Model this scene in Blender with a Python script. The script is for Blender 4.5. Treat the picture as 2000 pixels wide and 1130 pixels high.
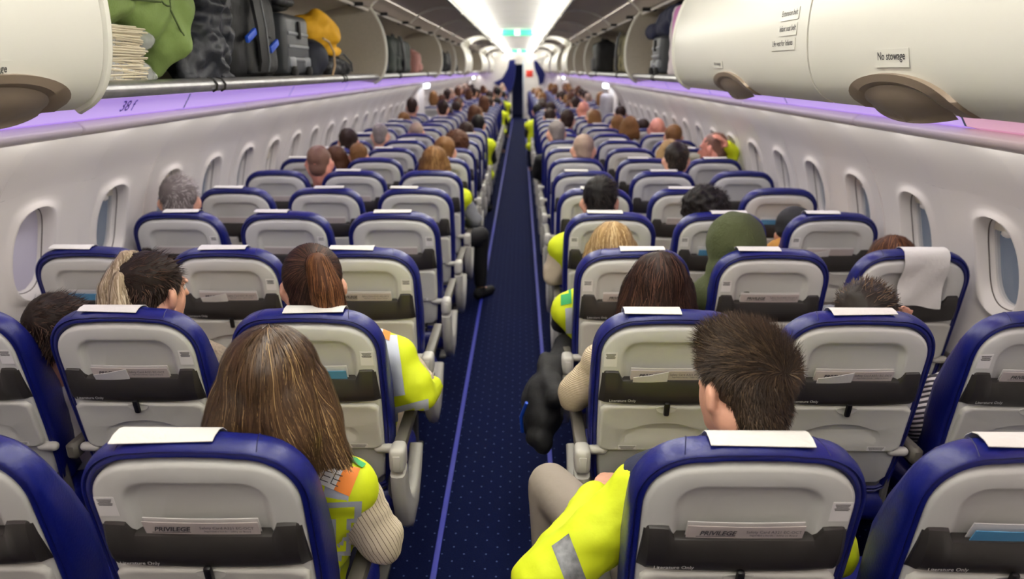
import bpy, bmesh, math, random
from math import sin, cos, pi, radians, sqrt, atan2
from mathutils import Vector, Matrix, Euler, noise
from mathutils.bvhtree import BVHTree

for _o in list(bpy.data.objects):
    bpy.data.objects.remove(_o)
SC = bpy.context.scene
COL = SC.collection
RND = random.Random(7)

# ------------------------------------------------------------------ camera
CAM = Vector((0.085, 0.0, 1.76))
FPX = 1400.0
PITCH = radians(17.04)
YAW = radians(0.70)
cd = bpy.data.cameras.new('camera')
cd.sensor_width = 36.0
cd.lens = FPX / 2000 * 36.0
cd.clip_start = 0.02
cd.dof.use_dof = True
cd.dof.focus_distance = 1.75
cd.dof.aperture_fstop = 2.8
camera = bpy.data.objects.new('camera', cd)
COL.objects.link(camera)
camera.location = CAM
camera.rotation_euler = (pi / 2 - PITCH, 0, YAW)
SC.camera = camera
CAMROT = camera.rotation_euler.to_matrix()

# ------------------------------------------------------------------ world, exposure
SC.view_settings.view_transform = 'Standard'
SC.view_settings.look = 'None'
SC.view_settings.gamma = 1.0
SC.view_settings.exposure = 0.0
SC.view_settings.use_curve_mapping = False
W = bpy.data.worlds.new('world')
SC.world = W
W.use_nodes = True
W.node_tree.nodes['Background'].inputs[0].default_value = (0.07, 0.085, 0.115, 1)
W.node_tree.nodes['Background'].inputs[1].default_value = 0.8

Y_REAR, Y_FRONT = -1.9, 28.0

def area(name, loc, rot, sx, sy, watts, col):
    l = bpy.data.lights.new(name, 'AREA')
    l.shape = 'RECTANGLE'
    l.size = sx
    l.size_y = sy
    l.energy = watts
    l.color = col
    o = bpy.data.objects.new(name, l)
    COL.objects.link(o)
    o.location = loc
    o.rotation_euler = rot
    return o

Y_LED = -0.7
LEN = Y_FRONT - Y_LED
YM = (Y_FRONT + Y_LED) / 2
# ceiling edge LED strips: one strip each side shines down, one up on to the vault; side wall strips under the hand rail
for s in (-1, 1):
    area('ceiling_led_down', (s * 0.435, YM, 2.325), (0, radians(-12 * s), 0), 0.06, LEN, 75, (1.0, 0.975, 0.935))
    area('ceiling_led_up', (s * 0.43, YM, 2.315), (0, radians(180 - 20 * s), 0), 0.05, LEN, 215, (1.0, 0.97, 0.91))
    area('cove_led', (s * 0.93, YM, 2.262), (0, radians(180 - 30 * s), 0), 0.05, LEN, 60, (1.0, 0.97, 0.91))
    area('rail_led', (s * 1.42, YM, 1.600), (0, radians(-40 * s), 0), 0.02, LEN, 5, (1.0, 0.95, 0.93))
    area('sidewall_led', (s * 1.482, YM, 1.527), (0, radians(-16 * s), 0), 0.03, LEN, 50, (1.0, 0.95, 0.93))

# ------------------------------------------------------------------ pixel maths (2000 x 1130 frame)
def ray_dir(px, py):
    d = Vector(((px - 1000) / FPX, (565 - py) / FPX, -1.0))
    return (CAMROT @ d).normalized()

def at_y(px, py, y):
    """point on the view ray of a pixel at world depth y"""
    d = ray_dir(px, py)
    return CAM + d * ((y - CAM.y) / d.y)

def at_x(px, py, x):
    d = ray_dir(px, py)
    return CAM + d * ((x - CAM.x) / d.x)

# ------------------------------------------------------------------ materials
def lin(c):
    return tuple(((v / 255 + 0.055) / 1.055) ** 2.4 if v > 10 else v / 255 / 12.92 for v in c)

MATS = {}

def mat(name, rgb, rough=0.5, metal=0.0, spec=0.5, noise_amt=0.0, noise_scale=40.0, bump=0.0, bump_scale=120.0,
        sheen=0.0, emit=None, emit_s=0.0, alpha=1.0, trans=0.0, coat=0.0):
    if name in MATS:
        return MATS[name]
    m = bpy.data.materials.new(name)
    m.use_nodes = True
    nt = m.node_tree
    b = nt.nodes['Principled BSDF']
    c = lin(rgb)
    b.inputs['Base Color'].default_value = (*c, 1)
    b.inputs['Roughness'].default_value = rough
    b.inputs['Metallic'].default_value = metal
    b.inputs['Specular IOR Level'].default_value = spec
    b.inputs['Sheen Weight'].default_value = sheen
    b.inputs['Coat Weight'].default_value = coat
    b.inputs['Alpha'].default_value = alpha
    b.inputs['Transmission Weight'].default_value = trans
    if emit:
        b.inputs['Emission Color'].default_value = (*lin(emit), 1)
        b.inputs['Emission Strength'].default_value = emit_s
    if noise_amt or bump:
        tc = nt.nodes.new('ShaderNodeTexCoord')
    if noise_amt:
        n = nt.nodes.new('ShaderNodeTexNoise')
        n.inputs['Scale'].default_value = noise_scale
        n.inputs['Detail'].default_value = 4
        nt.links.new(tc.outputs['Object'], n.inputs['Vector'])
        r = nt.nodes.new('ShaderNodeValToRGB')
        r.color_ramp.elements[0].position = 0.3
        r.color_ramp.elements[1].position = 0.7
        r.color_ramp.elements[0].color = (*[v * (1 - noise_amt) for v in c], 1)
        r.color_ramp.elements[1].color = (*[min(1, v * (1 + noise_amt)) for v in c], 1)
        nt.links.new(n.outputs['Fac'], r.inputs['Fac'])
        nt.links.new(r.outputs['Color'], b.inputs['Base Color'])
    if bump:
        n2 = nt.nodes.new('ShaderNodeTexNoise')
        n2.inputs['Scale'].default_value = bump_scale
        n2.inputs['Detail'].default_value = 5
        nt.links.new(tc.outputs['Object'], n2.inputs['Vector'])
        bp = nt.nodes.new('ShaderNodeBump')
        bp.inputs['Strength'].default_value = bump
        bp.inputs['Distance'].default_value = 0.01
        nt.links.new(n2.outputs['Fac'], bp.inputs['Height'])
        nt.links.new(bp.outputs['Normal'], b.inputs['Normal'])
    MATS[name] = m
    return m

def ramp_mat(name, stops, rough=0.5, attr='tone', spec=0.4, sheen=0.0):
    """colour from a per-point attribute (hair strands)"""
    if name in MATS:
        return MATS[name]
    m = bpy.data.materials.new(name)
    m.use_nodes = True
    nt = m.node_tree
    b = nt.nodes['Principled BSDF']
    b.inputs['Roughness'].default_value = rough
    b.inputs['Specular IOR Level'].default_value = spec
    a = nt.nodes.new('ShaderNodeAttribute')
    a.attribute_name = attr
    r = nt.nodes.new('ShaderNodeValToRGB')
    el = r.color_ramp.elements
    while len(el) < len(stops):
        el.new(0.5)
    for e, (p, c) in zip(el, stops):
        e.position = p
        e.color = (*lin(c), 1)
    nt.links.new(a.outputs['Fac'], r.inputs['Fac'])
    nt.links.new(r.outputs['Color'], b.inputs['Base Color'])
    MATS[name] = m
    return m

def stripe_mat(name, c1, c2, scale, axis='Z', width=0.12, rough=0.8, rot=(0, 0, 0), wob=0.6):
    if name in MATS:
        return MATS[name]
    m = bpy.data.materials.new(name)
    m.use_nodes = True
    nt = m.node_tree
    b = nt.nodes['Principled BSDF']
    b.inputs['Roughness'].default_value = rough
    tc = nt.nodes.new('ShaderNodeTexCoord')
    mp = nt.nodes.new('ShaderNodeMapping')
    mp.inputs['Rotation'].default_value = rot
    w = nt.nodes.new('ShaderNodeTexWave')
    w.bands_direction = axis
    w.inputs['Scale'].default_value = scale
    w.inputs['Distortion'].default_value = wob
    w.inputs['Detail Scale'].default_value = 0.6
    r = nt.nodes.new('ShaderNodeValToRGB')
    r.color_ramp.elements[0].position = width
    r.color_ramp.elements[1].position = width + 0.08
    r.color_ramp.elements[0].color = (*lin(c2), 1)
    r.color_ramp.elements[1].color = (*lin(c1), 1)
    nt.links.new(tc.outputs['Object'], mp.inputs['Vector'])
    nt.links.new(mp.outputs['Vector'], w.inputs['Vector'])
    nt.links.new(w.outputs['Fac'], r.inputs['Fac'])
    nt.links.new(r.outputs['Color'], b.inputs['Base Color'])
    bp = nt.nodes.new('ShaderNodeBump')
    bp.inputs['Strength'].default_value = 0.4
    bp.inputs['Distance'].default_value = 0.004
    nt.links.new(w.outputs['Fac'], bp.inputs['Height'])
    nt.links.new(bp.outputs['Normal'], b.inputs['Normal'])
    MATS[name] = m
    return m

M_PANEL = mat('white_plastic', (226, 222, 214), 0.38, bump=0.02, bump_scale=300)
M_CEIL = mat('ceiling_plastic', (236, 234, 228), 0.5)
M_BIN = mat('bin_plastic', (212, 210, 200), 0.34, bump=0.02, bump_scale=400)
M_BIN_IN = mat('bin_inside', (176, 168, 154), 0.5, noise_amt=0.04, noise_scale=60)
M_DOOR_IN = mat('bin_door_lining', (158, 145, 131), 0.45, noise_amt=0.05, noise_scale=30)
M_ALU = mat('brushed_metal', (170, 170, 170), 0.32, metal=0.85, noise_amt=0.15, noise_scale=25)
M_LATCH = mat('bronze_plastic', (134, 118, 102), 0.42, metal=0.25)
M_LATCH2 = mat('bronze_plastic_dark', (116, 102, 88), 0.40, metal=0.25)
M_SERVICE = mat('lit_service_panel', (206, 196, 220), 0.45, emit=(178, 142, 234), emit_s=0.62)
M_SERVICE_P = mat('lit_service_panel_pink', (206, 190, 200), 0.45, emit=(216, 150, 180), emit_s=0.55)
M_RAIL = mat('rail_plastic', (218, 212, 204), 0.28)
M_DARK = mat('dark_gap', (24, 22, 22), 0.7)
M_TEXT = mat('print_ink', (52, 50, 52), 0.6)
M_TEXT_PURPLE = mat('seat_row_ink', (92, 66, 150), 0.6)
M_LABEL = mat('clear_label', (214, 212, 203), 0.22)
M_BLUE = mat('blue_leather', (12, 21, 98), 0.36, spec=0.5, bump=0.10, bump_scale=140, noise_amt=0.10, noise_scale=12)
M_BLUE_SEAM = mat('blue_seam', (10, 14, 66), 0.6)
M_SHELL = mat('seat_shell_plastic', (207, 207, 201), 0.42, bump=0.04, bump_scale=500)
M_TRAY = mat('tray_plastic', (206, 205, 196), 0.42, bump=0.04, bump_scale=500)
M_POCKET = mat('pocket_plastic', (46, 43, 40), 0.36, bump=0.03, bump_scale=500)
M_LATCHBLK = mat('latch_black', (14, 14, 15), 0.35)
M_FRAMEGREY = mat('seat_frame_metal', (120, 118, 114), 0.4, metal=0.5)
M_LOWER = mat('seat_lower_plastic', (128, 126, 122), 0.5)
M_MESH = mat('net_pocket', (16, 17, 22), 0.8, bump=0.5, bump_scale=260)
M_ARMCAP = mat('armrest_plastic', (190, 188, 180), 0.4)
M_ARMPAD = mat('armrest_pad', (92, 88, 80), 0.5)
M_PAPER = mat('headrest_paper', (222, 220, 214), 0.85, bump=0.25, bump_scale=60)
M_CARD = mat('card_print', (206, 196, 190), 0.45)
M_CARD_BACK = mat('card_white', (236, 234, 230), 0.5)
M_CARD_BLUE = mat('card_blue', (92, 160, 204), 0.4)
M_WHITE_INK = mat('white_ink', (226, 226, 222), 0.6)
M_GLASS = mat('window_glass', (200, 210, 220), 0.05, alpha=0.25)
M_SHADE = mat('window_shade_plastic', (226, 218, 198), 0.5)
M_SHADE_L = mat('window_shade_closed', (206, 202, 216), 0.5)
M_SKIN = mat('skin', (214, 160, 134), 0.5, noise_amt=0.08, noise_scale=30)
M_SKIN2 = mat('skin_ruddy', (206, 138, 118), 0.5, noise_amt=0.10, noise_scale=30)
M_EYE = mat('eye_white', (228, 226, 220), 0.2)
M_HIVIS = mat('hi_vis_yellow', (208, 222, 18), 0.7, bump=0.12, bump_scale=50)
M_SILVER = mat('reflective_silver', (186, 192, 204), 0.45, metal=0.15, bump=0.08, bump_scale=300)
M_SILVER_D = mat('reflective_silver_worn', (122, 124, 126), 0.5, metal=0.2, noise_amt=0.35, noise_scale=60)
M_GREEN = mat('patch_green', (24, 146, 76), 0.6)
M_ORANGE = mat('patch_orange', (232, 130, 40), 0.6)
M_PATCHW = mat('patch_white', (232, 232, 232), 0.6)
M_NAVY = mat('navy_cloth', (20, 26, 56), 0.8, bump=0.15, bump_scale=80)
M_BLACK = mat('black_cloth', (12, 12, 14), 0.75, bump=0.2, bump_scale=70)
# ------------------------------------------------------------------ mesh helpers
def finish(me, smooth=True, angle=38):
    if smooth:
        me.polygons.foreach_set('use_smooth', [True] * len(me.polygons))
        try:
            me.set_sharp_from_angle(angle=radians(angle))
        except Exception:
            pass
    me.update()
    return me

def mesh(name, verts, faces, m=None, smooth=True, angle=38, recalc=True):
    me = bpy.data.meshes.new(name)
    me.from_pydata([tuple(v) for v in verts], [], faces)
    if recalc:
        bm = bmesh.new()
        bm.from_mesh(me)
        bmesh.ops.recalc_face_normals(bm, faces=bm.faces)
        bm.to_mesh(me)
        bm.free()
    if m:
        me.materials.append(m)
    return finish(me, smooth, angle)

def bm_mesh(name, bm, m=None, smooth=True, angle=38):
    me = bpy.data.meshes.new(name)
    bm.to_mesh(me)
    bm.free()
    if m:
        me.materials.append(m)
    return finish(me, smooth, angle)

def obj(name, me, parent=None, loc=None, rot=None, scale=None, m=None):
    o = bpy.data.objects.new(name, me)
    COL.objects.link(o)
    if parent is not None:
        o.parent = parent
    if loc is not None:
        o.location = loc
    if rot is not None:
        o.rotation_euler = rot
    if scale is not None:
        o.scale = scale
    if m is not None and me is not None:
        o.material_slots[0].link = 'OBJECT'
        o.material_slots[0].material = m
    return o

def tag(o, label, cat, group=None, kind=None):
    o['label'] = label
    if cat:
        o['category'] = cat
    if group:
        o['group'] = group
    if kind:
        o['kind'] = kind
    return o

def empty(name, loc=(0, 0, 0), rot=None):
    return obj(name, None, loc=loc, rot=rot)

def struct(o, label=None):
    o['kind'] = 'structure'
    if label:
        o['label'] = label
    return o

def loft(loops, cap0=True, cap1=True):
    n = len(loops[0])
    V = [v for L in loops for v in L]
    F = []
    for k in range(len(loops) - 1):
        a, b = k * n, (k + 1) * n
        for i in range(n):
            j = (i + 1) % n
            F.append((a + i, a + j, b + j, b + i))
    if cap0:
        F.append(tuple(range(n - 1, -1, -1)))
    if cap1:
        F.append(tuple((len(loops) - 1) * n + i for i in range(n)))
    return V, F

def join(parts):
    V, F = [], []
    for v, f in parts:
        o = len(V)
        V += list(v)
        F += [tuple(i + o for i in q) for q in f]
    return V, F

def rbox(x0, x1, y0, y1, z0, z1, r=0.01, seg=2):
    bm = bmesh.new()
    bmesh.ops.create_cube(bm, size=1)
    for v in bm.verts:
        v.co = Vector(((x0 + x1) / 2 + v.co.x * (x1 - x0), (y0 + y1) / 2 + v.co.y * (y1 - y0), (z0 + z1) / 2 + v.co.z * (z1 - z0)))
    if r > 0:
        bmesh.ops.bevel(bm, geom=list(bm.edges), offset=r, segments=seg, profile=0.5, affect='EDGES', clamp_overlap=True)
    bm.verts.index_update()
    V = [v.co.copy() for v in bm.verts]
    F = [tuple(v.index for v in f.verts) for f in bm.faces]
    bm.free()
    return V, F

def xf(vf, M):
    return [M @ Vector(v) for v in vf[0]], vf[1]

def tube(path, r, n=8, caps=True):
    """closed tube round a 3-D polyline; r number or list"""
    P = [Vector(p) for p in path]
    loops = []
    up = Vector((0, 0, 1))
    prev = None
    for i, p in enumerate(P):
        t = (P[min(i + 1, len(P) - 1)] - P[max(i - 1, 0)]).normalized()
        if prev is None:
            a = t.cross(up)
            if a.length < 1e-3:
                a = t.cross(Vector((1, 0, 0)))
            a.normalize()
        else:
            a = (prev - t * prev.dot(t)).normalized()
        prev = a
        b = t.cross(a)
        rr = r[i] if isinstance(r, (list, tuple)) else r
        loops.append([p + (a * cos(2 * pi * k / n) + b * sin(2 * pi * k / n)) * rr for k in range(n)])
    return loft(loops, caps, caps)

def ball(c, r, sub=2, M=None):
    bm = bmesh.new()
    bmesh.ops.create_icosphere(bm, subdivisions=sub, radius=1)
    if not isinstance(r, (tuple, list)):
        r = (r, r, r)
    c = Vector(c)
    R = M or Matrix.Identity(3)
    V = [c + R @ Vector((v.co.x * r[0], v.co.y * r[1], v.co.z * r[2])) for v in bm.verts]
    bm.verts.index_update()
    F = [tuple(v.index for v in f.verts) for f in bm.faces]
    bm.free()
    return V, F

def capsule(p0, r0, p1, r1, n=12):
    p0, p1 = Vector(p0), Vector(p1)
    t = (p1 - p0)
    if t.length < 1e-6:
        return ball(p0, r0)
    t.normalize()
    path, rad = [], []
    for k in range(4):
        a = pi / 2 * (1 - k / 4)
        path.append(p0 - t * (r0 * sin(a)))
        rad.append(max(r0 * cos(a), r0 * 0.05))
    path.append(p0); rad.append(r0)
    path.append(p1); rad.append(r1)
    for k in range(1, 5):
        a = pi / 2 * k / 4
        path.append(p1 + t * (r1 * sin(a)))
        rad.append(max(r1 * cos(a), r1 * 0.05))
    return tube(path, rad, n)

def chain(pts, n=12):
    """tapered limb through (point, radius) joints, as closed capsules for the remesh"""
    return join([capsule(pts[i][0], pts[i][1], pts[i + 1][0], pts[i + 1][1], n) for i in range(len(pts) - 1)])

TMPSC = bpy.data.scenes.new('remesh_bench')
def remesh(name, vf, voxel, m=None, smooth_it=4, fac=0.5, disp=None):
    """fuse overlapping closed shapes into ONE continuous surface"""
    me = bpy.data.meshes.new('tmp')
    me.from_pydata([tuple(v) for v in vf[0]], [], vf[1])
    bm = bmesh.new(); bm.from_mesh(me); bmesh.ops.recalc_face_normals(bm, faces=bm.faces); bm.to_mesh(me); bm.free()
    o = bpy.data.objects.new('tmp', me)
    TMPSC.collection.objects.link(o)
    r = o.modifiers.new('r', 'REMESH')
    r.mode = 'VOXEL'
    r.voxel_size = voxel
    if smooth_it:
        s = o.modifiers.new('s', 'SMOOTH')
        s.iterations = smooth_it
        s.factor = fac
    TMPSC.view_layers[0].update()
    dg = TMPSC.view_layers[0].depsgraph
    out = bpy.data.meshes.new_from_object(o.evaluated_get(dg), depsgraph=dg)
    bpy.data.objects.remove(o)
    bpy.data.meshes.remove(me)
    out.name = name
    if disp:
        co = [v.co.copy() for v in out.vertices]
        no = [v.normal.copy() for v in out.vertices]
        for v, c, n in zip(out.vertices, co, no):
            v.co = c + n * disp(c)
    out.materials.clear()
    if m:
        out.materials.append(m)
    out.polygons.foreach_set('use_smooth', [True] * len(out.polygons))
    out.update()
    return out

def bvh_of(me):
    return BVHTree.FromPolygons([v.co.copy() for v in me.vertices], [tuple(p.vertices) for p in me.polygons])

_TXT = {}
def text_mesh(s, size, m, align='CENTER', bold=0.0, shear=0.0):
    key = (s, size, m.name, align, bold, shear)
    if key in _TXT:
        return _TXT[key]
    cu = bpy.data.curves.new('t', 'FONT')
    cu.body = s
    cu.size = size
    cu.align_x = align
    cu.align_y = 'CENTER'
    cu.offset = bold
    cu.shear = shear
    cu.resolution_u = 2
    o = bpy.data.objects.new('t', cu)
    COL.objects.link(o)
    dg = bpy.context.evaluated_depsgraph_get()
    me = bpy.data.meshes.new_from_object(o.evaluated_get(dg), depsgraph=dg)
    bpy.data.objects.remove(o)
    me.materials.clear()
    me.materials.append(m)
    me.name = 'lettering'
    _TXT[key] = me
    return me

def frame(xa, ya, org):
    """matrix whose x axis runs along xa and y along ya"""
    xa = Vector(xa).normalized()
    ya = Vector(ya)
    ya = (ya - xa * ya.dot(xa)).normalized()
    za = xa.cross(ya)
    M = Matrix.Identity(4)
    for i in range(3):
        M[i][0], M[i][1], M[i][2], M[i][3] = xa[i], ya[i], za[i], org[i]
    return M

def interp(pts, t):
    for (a, va), (b, vb) in zip(pts, pts[1:]):
        if t <= b:
            f = (t - a) / (b - a) if b > a else 0
            return va + (vb - va) * max(0, min(1, f))
    return pts[-1][1]

def smoothstep(a, b, x):
    t = max(0, min(1, (x - a) / (b - a)))
    return t * t * (3 - 2 * t)

ORD = ['first', 'second', 'third', 'fourth', 'fifth', 'sixth', 'seventh', 'eighth', 'ninth', 'tenth', 'eleventh', 'twelfth',
       'thirteenth', 'fourteenth', 'fifteenth', 'sixteenth', 'seventeenth', 'eighteenth', 'nineteenth', 'twentieth'] + \
      ['twenty-' + w for w in ('first', 'second', 'third', 'fourth', 'fifth', 'sixth', 'seventh', 'eighth', 'ninth')] + \
      ['thirtieth'] + ['thirty-' + w for w in ('first', 'second', 'third', 'fourth', 'fifth', 'sixth')]
ROW0, PITCHY = 1.17, 0.737
SEATX = {'A': -1.58, 'B': -1.055, 'C': -0.53, 'D': 0.518, 'E': 1.05, 'F': 1.585}
WHERE = {'A': 'left window seat', 'B': 'left middle seat', 'C': 'left aisle seat', 'D': 'right aisle seat', 'E': 'right middle seat', 'F': 'right window seat'}
def row_y(k):
    return ROW0 + PITCHY * k
NROWS = 33
# ------------------------------------------------------------------ floor
def carpet_material():
    m = bpy.data.materials.new('dotted_carpet')
    m.use_nodes = True
    nt = m.node_tree
    N, L = nt.nodes, nt.links
    b = N['Principled BSDF']
    b.inputs['Roughness'].default_value = 0.95
    b.inputs['Specular IOR Level'].default_value = 0.1
    tc = N.new('ShaderNodeTexCoord')
    sep = N.new('ShaderNodeSeparateXYZ')
    L.new(tc.outputs['Object'], sep.inputs[0])
    def mth(op, a, bb=None):
        n = N.new('ShaderNodeMath'); n.operation = op
        for i, v in enumerate((a, bb)):
            if v is None: continue
            if isinstance(v, (int, float)): n.inputs[i].default_value = v
            else: L.new(v, n.inputs[i])
        return n.outputs[0]
    P = 0.042
    def dots(ox, oy):
        fx = mth('SUBTRACT', mth('PINGPONG', mth('ADD', sep.outputs[0], 20 * P + ox), P), 0.0)
        fy = mth('PINGPONG', mth('ADD', sep.outputs[1], 20 * P + oy), P)
        d2 = mth('ADD', mth('POWER', fx, 2), mth('POWER', fy, 2))
        return mth('LESS_THAN', d2, 0.0036 ** 2)
    allp = mth('MAXIMUM', dots(0, 0), dots(P, P))
    tw = N.new('ShaderNodeTexNoise'); tw.inputs['Scale'].default_value = 220
    L.new(tc.outputs['Object'], tw.inputs['Vector'])
    r = N.new('ShaderNodeValToRGB')
    r.color_ramp.elements[0].color = (*lin((2.5, 7, 29)), 1)
    r.color_ramp.elements[1].color = (*lin((8, 18, 60)), 1)
    L.new(tw.outputs['Fac'], r.inputs['Fac'])
    mx = N.new('ShaderNodeMix'); mx.data_type = 'RGBA'
    mx.inputs[7].default_value = (*lin((70, 84, 124)), 1)
    L.new(allp, mx.inputs[0]); L.new(r.outputs['Color'], mx.inputs[6])
    L.new(mx.outputs[2], b.inputs['Base Color'])
    bp = N.new('ShaderNodeBump'); bp.inputs['Strength'].default_value = 0.5; bp.inputs['Distance'].default_value = 0.004
    L.new(tw.outputs['Fac'], bp.inputs['Height']); L.new(bp.outputs['Normal'], b.inputs['Normal'])
    return m

fl = obj('floor', mesh('floor', *rbox(-1.86, 1.86, Y_REAR, Y_FRONT + 2.2, -0.06, 0.0, 0), carpet_material(), False))
struct(fl, 'dark blue aisle carpet with small pale dots')
M_STRIP = mat('path_strip', (36, 44, 158), 0.45)
for n, s in ((1, -1), (2, 1)):
    o = obj('trim_%d' % n, mesh('path_strip', *rbox(-0.011, 0.011, Y_REAR, Y_FRONT - 0.6, 0, 0.004, 0.0015, 1), M_STRIP), loc=(s * 0.228, 0, 0))
    struct(o, 'blue floor path strip along the aisle')

# ------------------------------------------------------------------ side walls
PROF = [(1.74, 0.0), (1.80, 0.3), (1.85, 0.6), (1.865, 0.78), (1.856, 0.95), (1.832, 1.09), (1.79, 1.22), (1.72, 1.36), (1.62, 1.48), (1.545, 1.545)]
def _smooth_prof(p, it=3):
    for _ in range(it):
        q = [p[0]]
        for a, b in zip(p, p[1:]):
            q.append((a[0] * .75 + b[0] * .25, a[1] * .75 + b[1] * .25))
            q.append((a[0] * .25 + b[0] * .75, a[1] * .25 + b[1] * .75))
        q.append(p[-1])
        p = q
    return p
SP = _smooth_prof(PROF)
SL = [0.0]
for a, b in zip(SP, SP[1:]):
    SL.append(SL[-1] + math.hypot(b[0] - a[0], b[1] - a[1]))
def prof(s):
    """point and outward normal on the wall section at arc length s"""
    s = max(0, min(SL[-1], s))
    for i in range(len(SL) - 1):
        if s <= SL[i + 1] + 1e-9:
            f = (s - SL[i]) / max(1e-9, SL[i + 1] - SL[i])
            a, b = SP[i], SP[i + 1]
            x, z = a[0] + (b[0] - a[0]) * f, a[1] + (b[1] - a[1]) * f
            tx, tz = b[0] - a[0], b[1] - a[1]
            l = math.hypot(tx, tz)
            return x, z, tz / l, -tx / l
S_WIN = next(SL[i] for i in range(len(SP)) if SP[i][1] >= 1.075)
HB = 0.2775
def wall_pt(side, y, s, d):
    """d > 0 pushes outward (away from the cabin)"""
    x, z, nx, nz = prof(s)
    return Vector((side * (x + nx * d), y, z + nz * d))
def oval(a, b, th, n=2.5):
    c, s_ = cos(th), sin(th)
    return a * math.copysign(abs(c) ** (2 / n), c), b * math.copysign(abs(s_) ** (2 / n), s_)
def rib(y):
    return 0.020 * (0.5 - 0.5 * cos(2 * pi * y / (2 * HB))) ** 1.5
def tile(side, yc):
    NA = 56
    A, B = 0.118, 0.190
    HS = 0.27
    loops = []
    def rect(th):
        c, s_ = cos(th), sin(th)
        k = min(HB / max(1e-6, abs(c)), HS / max(1e-6, abs(s_)))
        return c * k, s_ * k
    ths = [2 * pi * (i + 0.5) / NA for i in range(NA)]
    def rect_sq(i):
        return rect(ths[i])
    lv = [(1, 0), (0.8, 0), (0.55, 0), (0.35, -0.001), (0.22, -0.006), (0.12, -0.015), (0.05, -0.017), (0.0, -0.010)]
    for t, d in lv:
        L = []
        for i, th in enumerate(ths):
            ry, rs = rect_sq(i)
            oy, os_ = oval(A, B, th)
            y, s = oy + (ry - oy) * t, os_ + (rs - os_) * t
            L.append(wall_pt(side, yc + y, S_WIN + s, d - rib(y) * smoothstep(0, 0.6, t)))
        loops.append(L)
    for k, d in ((0.97, 0.002), (0.93, 0.014), (0.885, 0.030), (0.86, 0.040), (0.835, 0.041), (0.83, 0.060)):
        loops.append([wall_pt(side, yc + oval(A * k, B * k, th)[0], S_WIN + oval(A * k, B * k, th)[1] , d) for th in ths])
    V, F = loft(loops, False, False)
    # corners of the square the polar ring cannot reach are closed by the strips above and below
    parts = [(V, F)]
    # corner fill triangles
    for sy in (-1, 1):
        for ss in (-1, 1):
            c = wall_pt(side, yc + sy * HB, S_WIN + ss * HS, -rib(HB))
            ang = atan2(ss * HS, sy * HB) % (2 * pi)
            i1 = max(i for i in range(NA) if ths[i] <= ang)
            i2 = (i1 + 1) % NA
            parts.append(([c, loops[0][i1], loops[0][i2]], [(0, 1, 2)]))
    for s0, s1, ns in ((0.0, S_WIN - HS, 8), (S_WIN + HS, SL[-1], 10)):
        ny = 10
        vv, ff = [], []
        for j in range(ns + 1):
            for i in range(ny + 1):
                y = -HB + 2 * HB * i / ny
                vv.append(wall_pt(side, yc + y, s0 + (s1 - s0) * j / ns, -rib(y)))
        for j in range(ns):
            for i in range(ny):
                a = j * (ny + 1) + i
                ff.append((a, a + 1, a + ny + 2, a + ny + 1))
        parts.append((vv, ff))
    return join(parts)
def oval_plate(side, k, d, s_lo=-1.0, s_hi=1.0):
    """flat plate filling the window oval between two heights (fractions of the half height)"""
    A, B = 0.118 * k, 0.190 * k
    V, F = [], []
    n = 14
    rows = []
    for j in range(n + 1):
        f = s_lo + (s_hi - s_lo) * j / n
        f = max(-0.995, min(0.995, f))
        w = A * (1 - abs(f) ** 2.5) ** (1 / 2.5)
        rows.append((w, B * f))
    for w, s in rows:
        for q in (-1, -0.5, 0, 0.5, 1):
            V.append(wall_pt(side, w * q, S_WIN + s, d))
    for j in range(n):
        for i in range(4):
            a = j * 5 + i
            F.append((a, a + 1, a + 6, a + 5))
    return V, F
WIN0 = {-1: 2.70, 1: 2.54}
EXITS = [12.6, 25.0]
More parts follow.
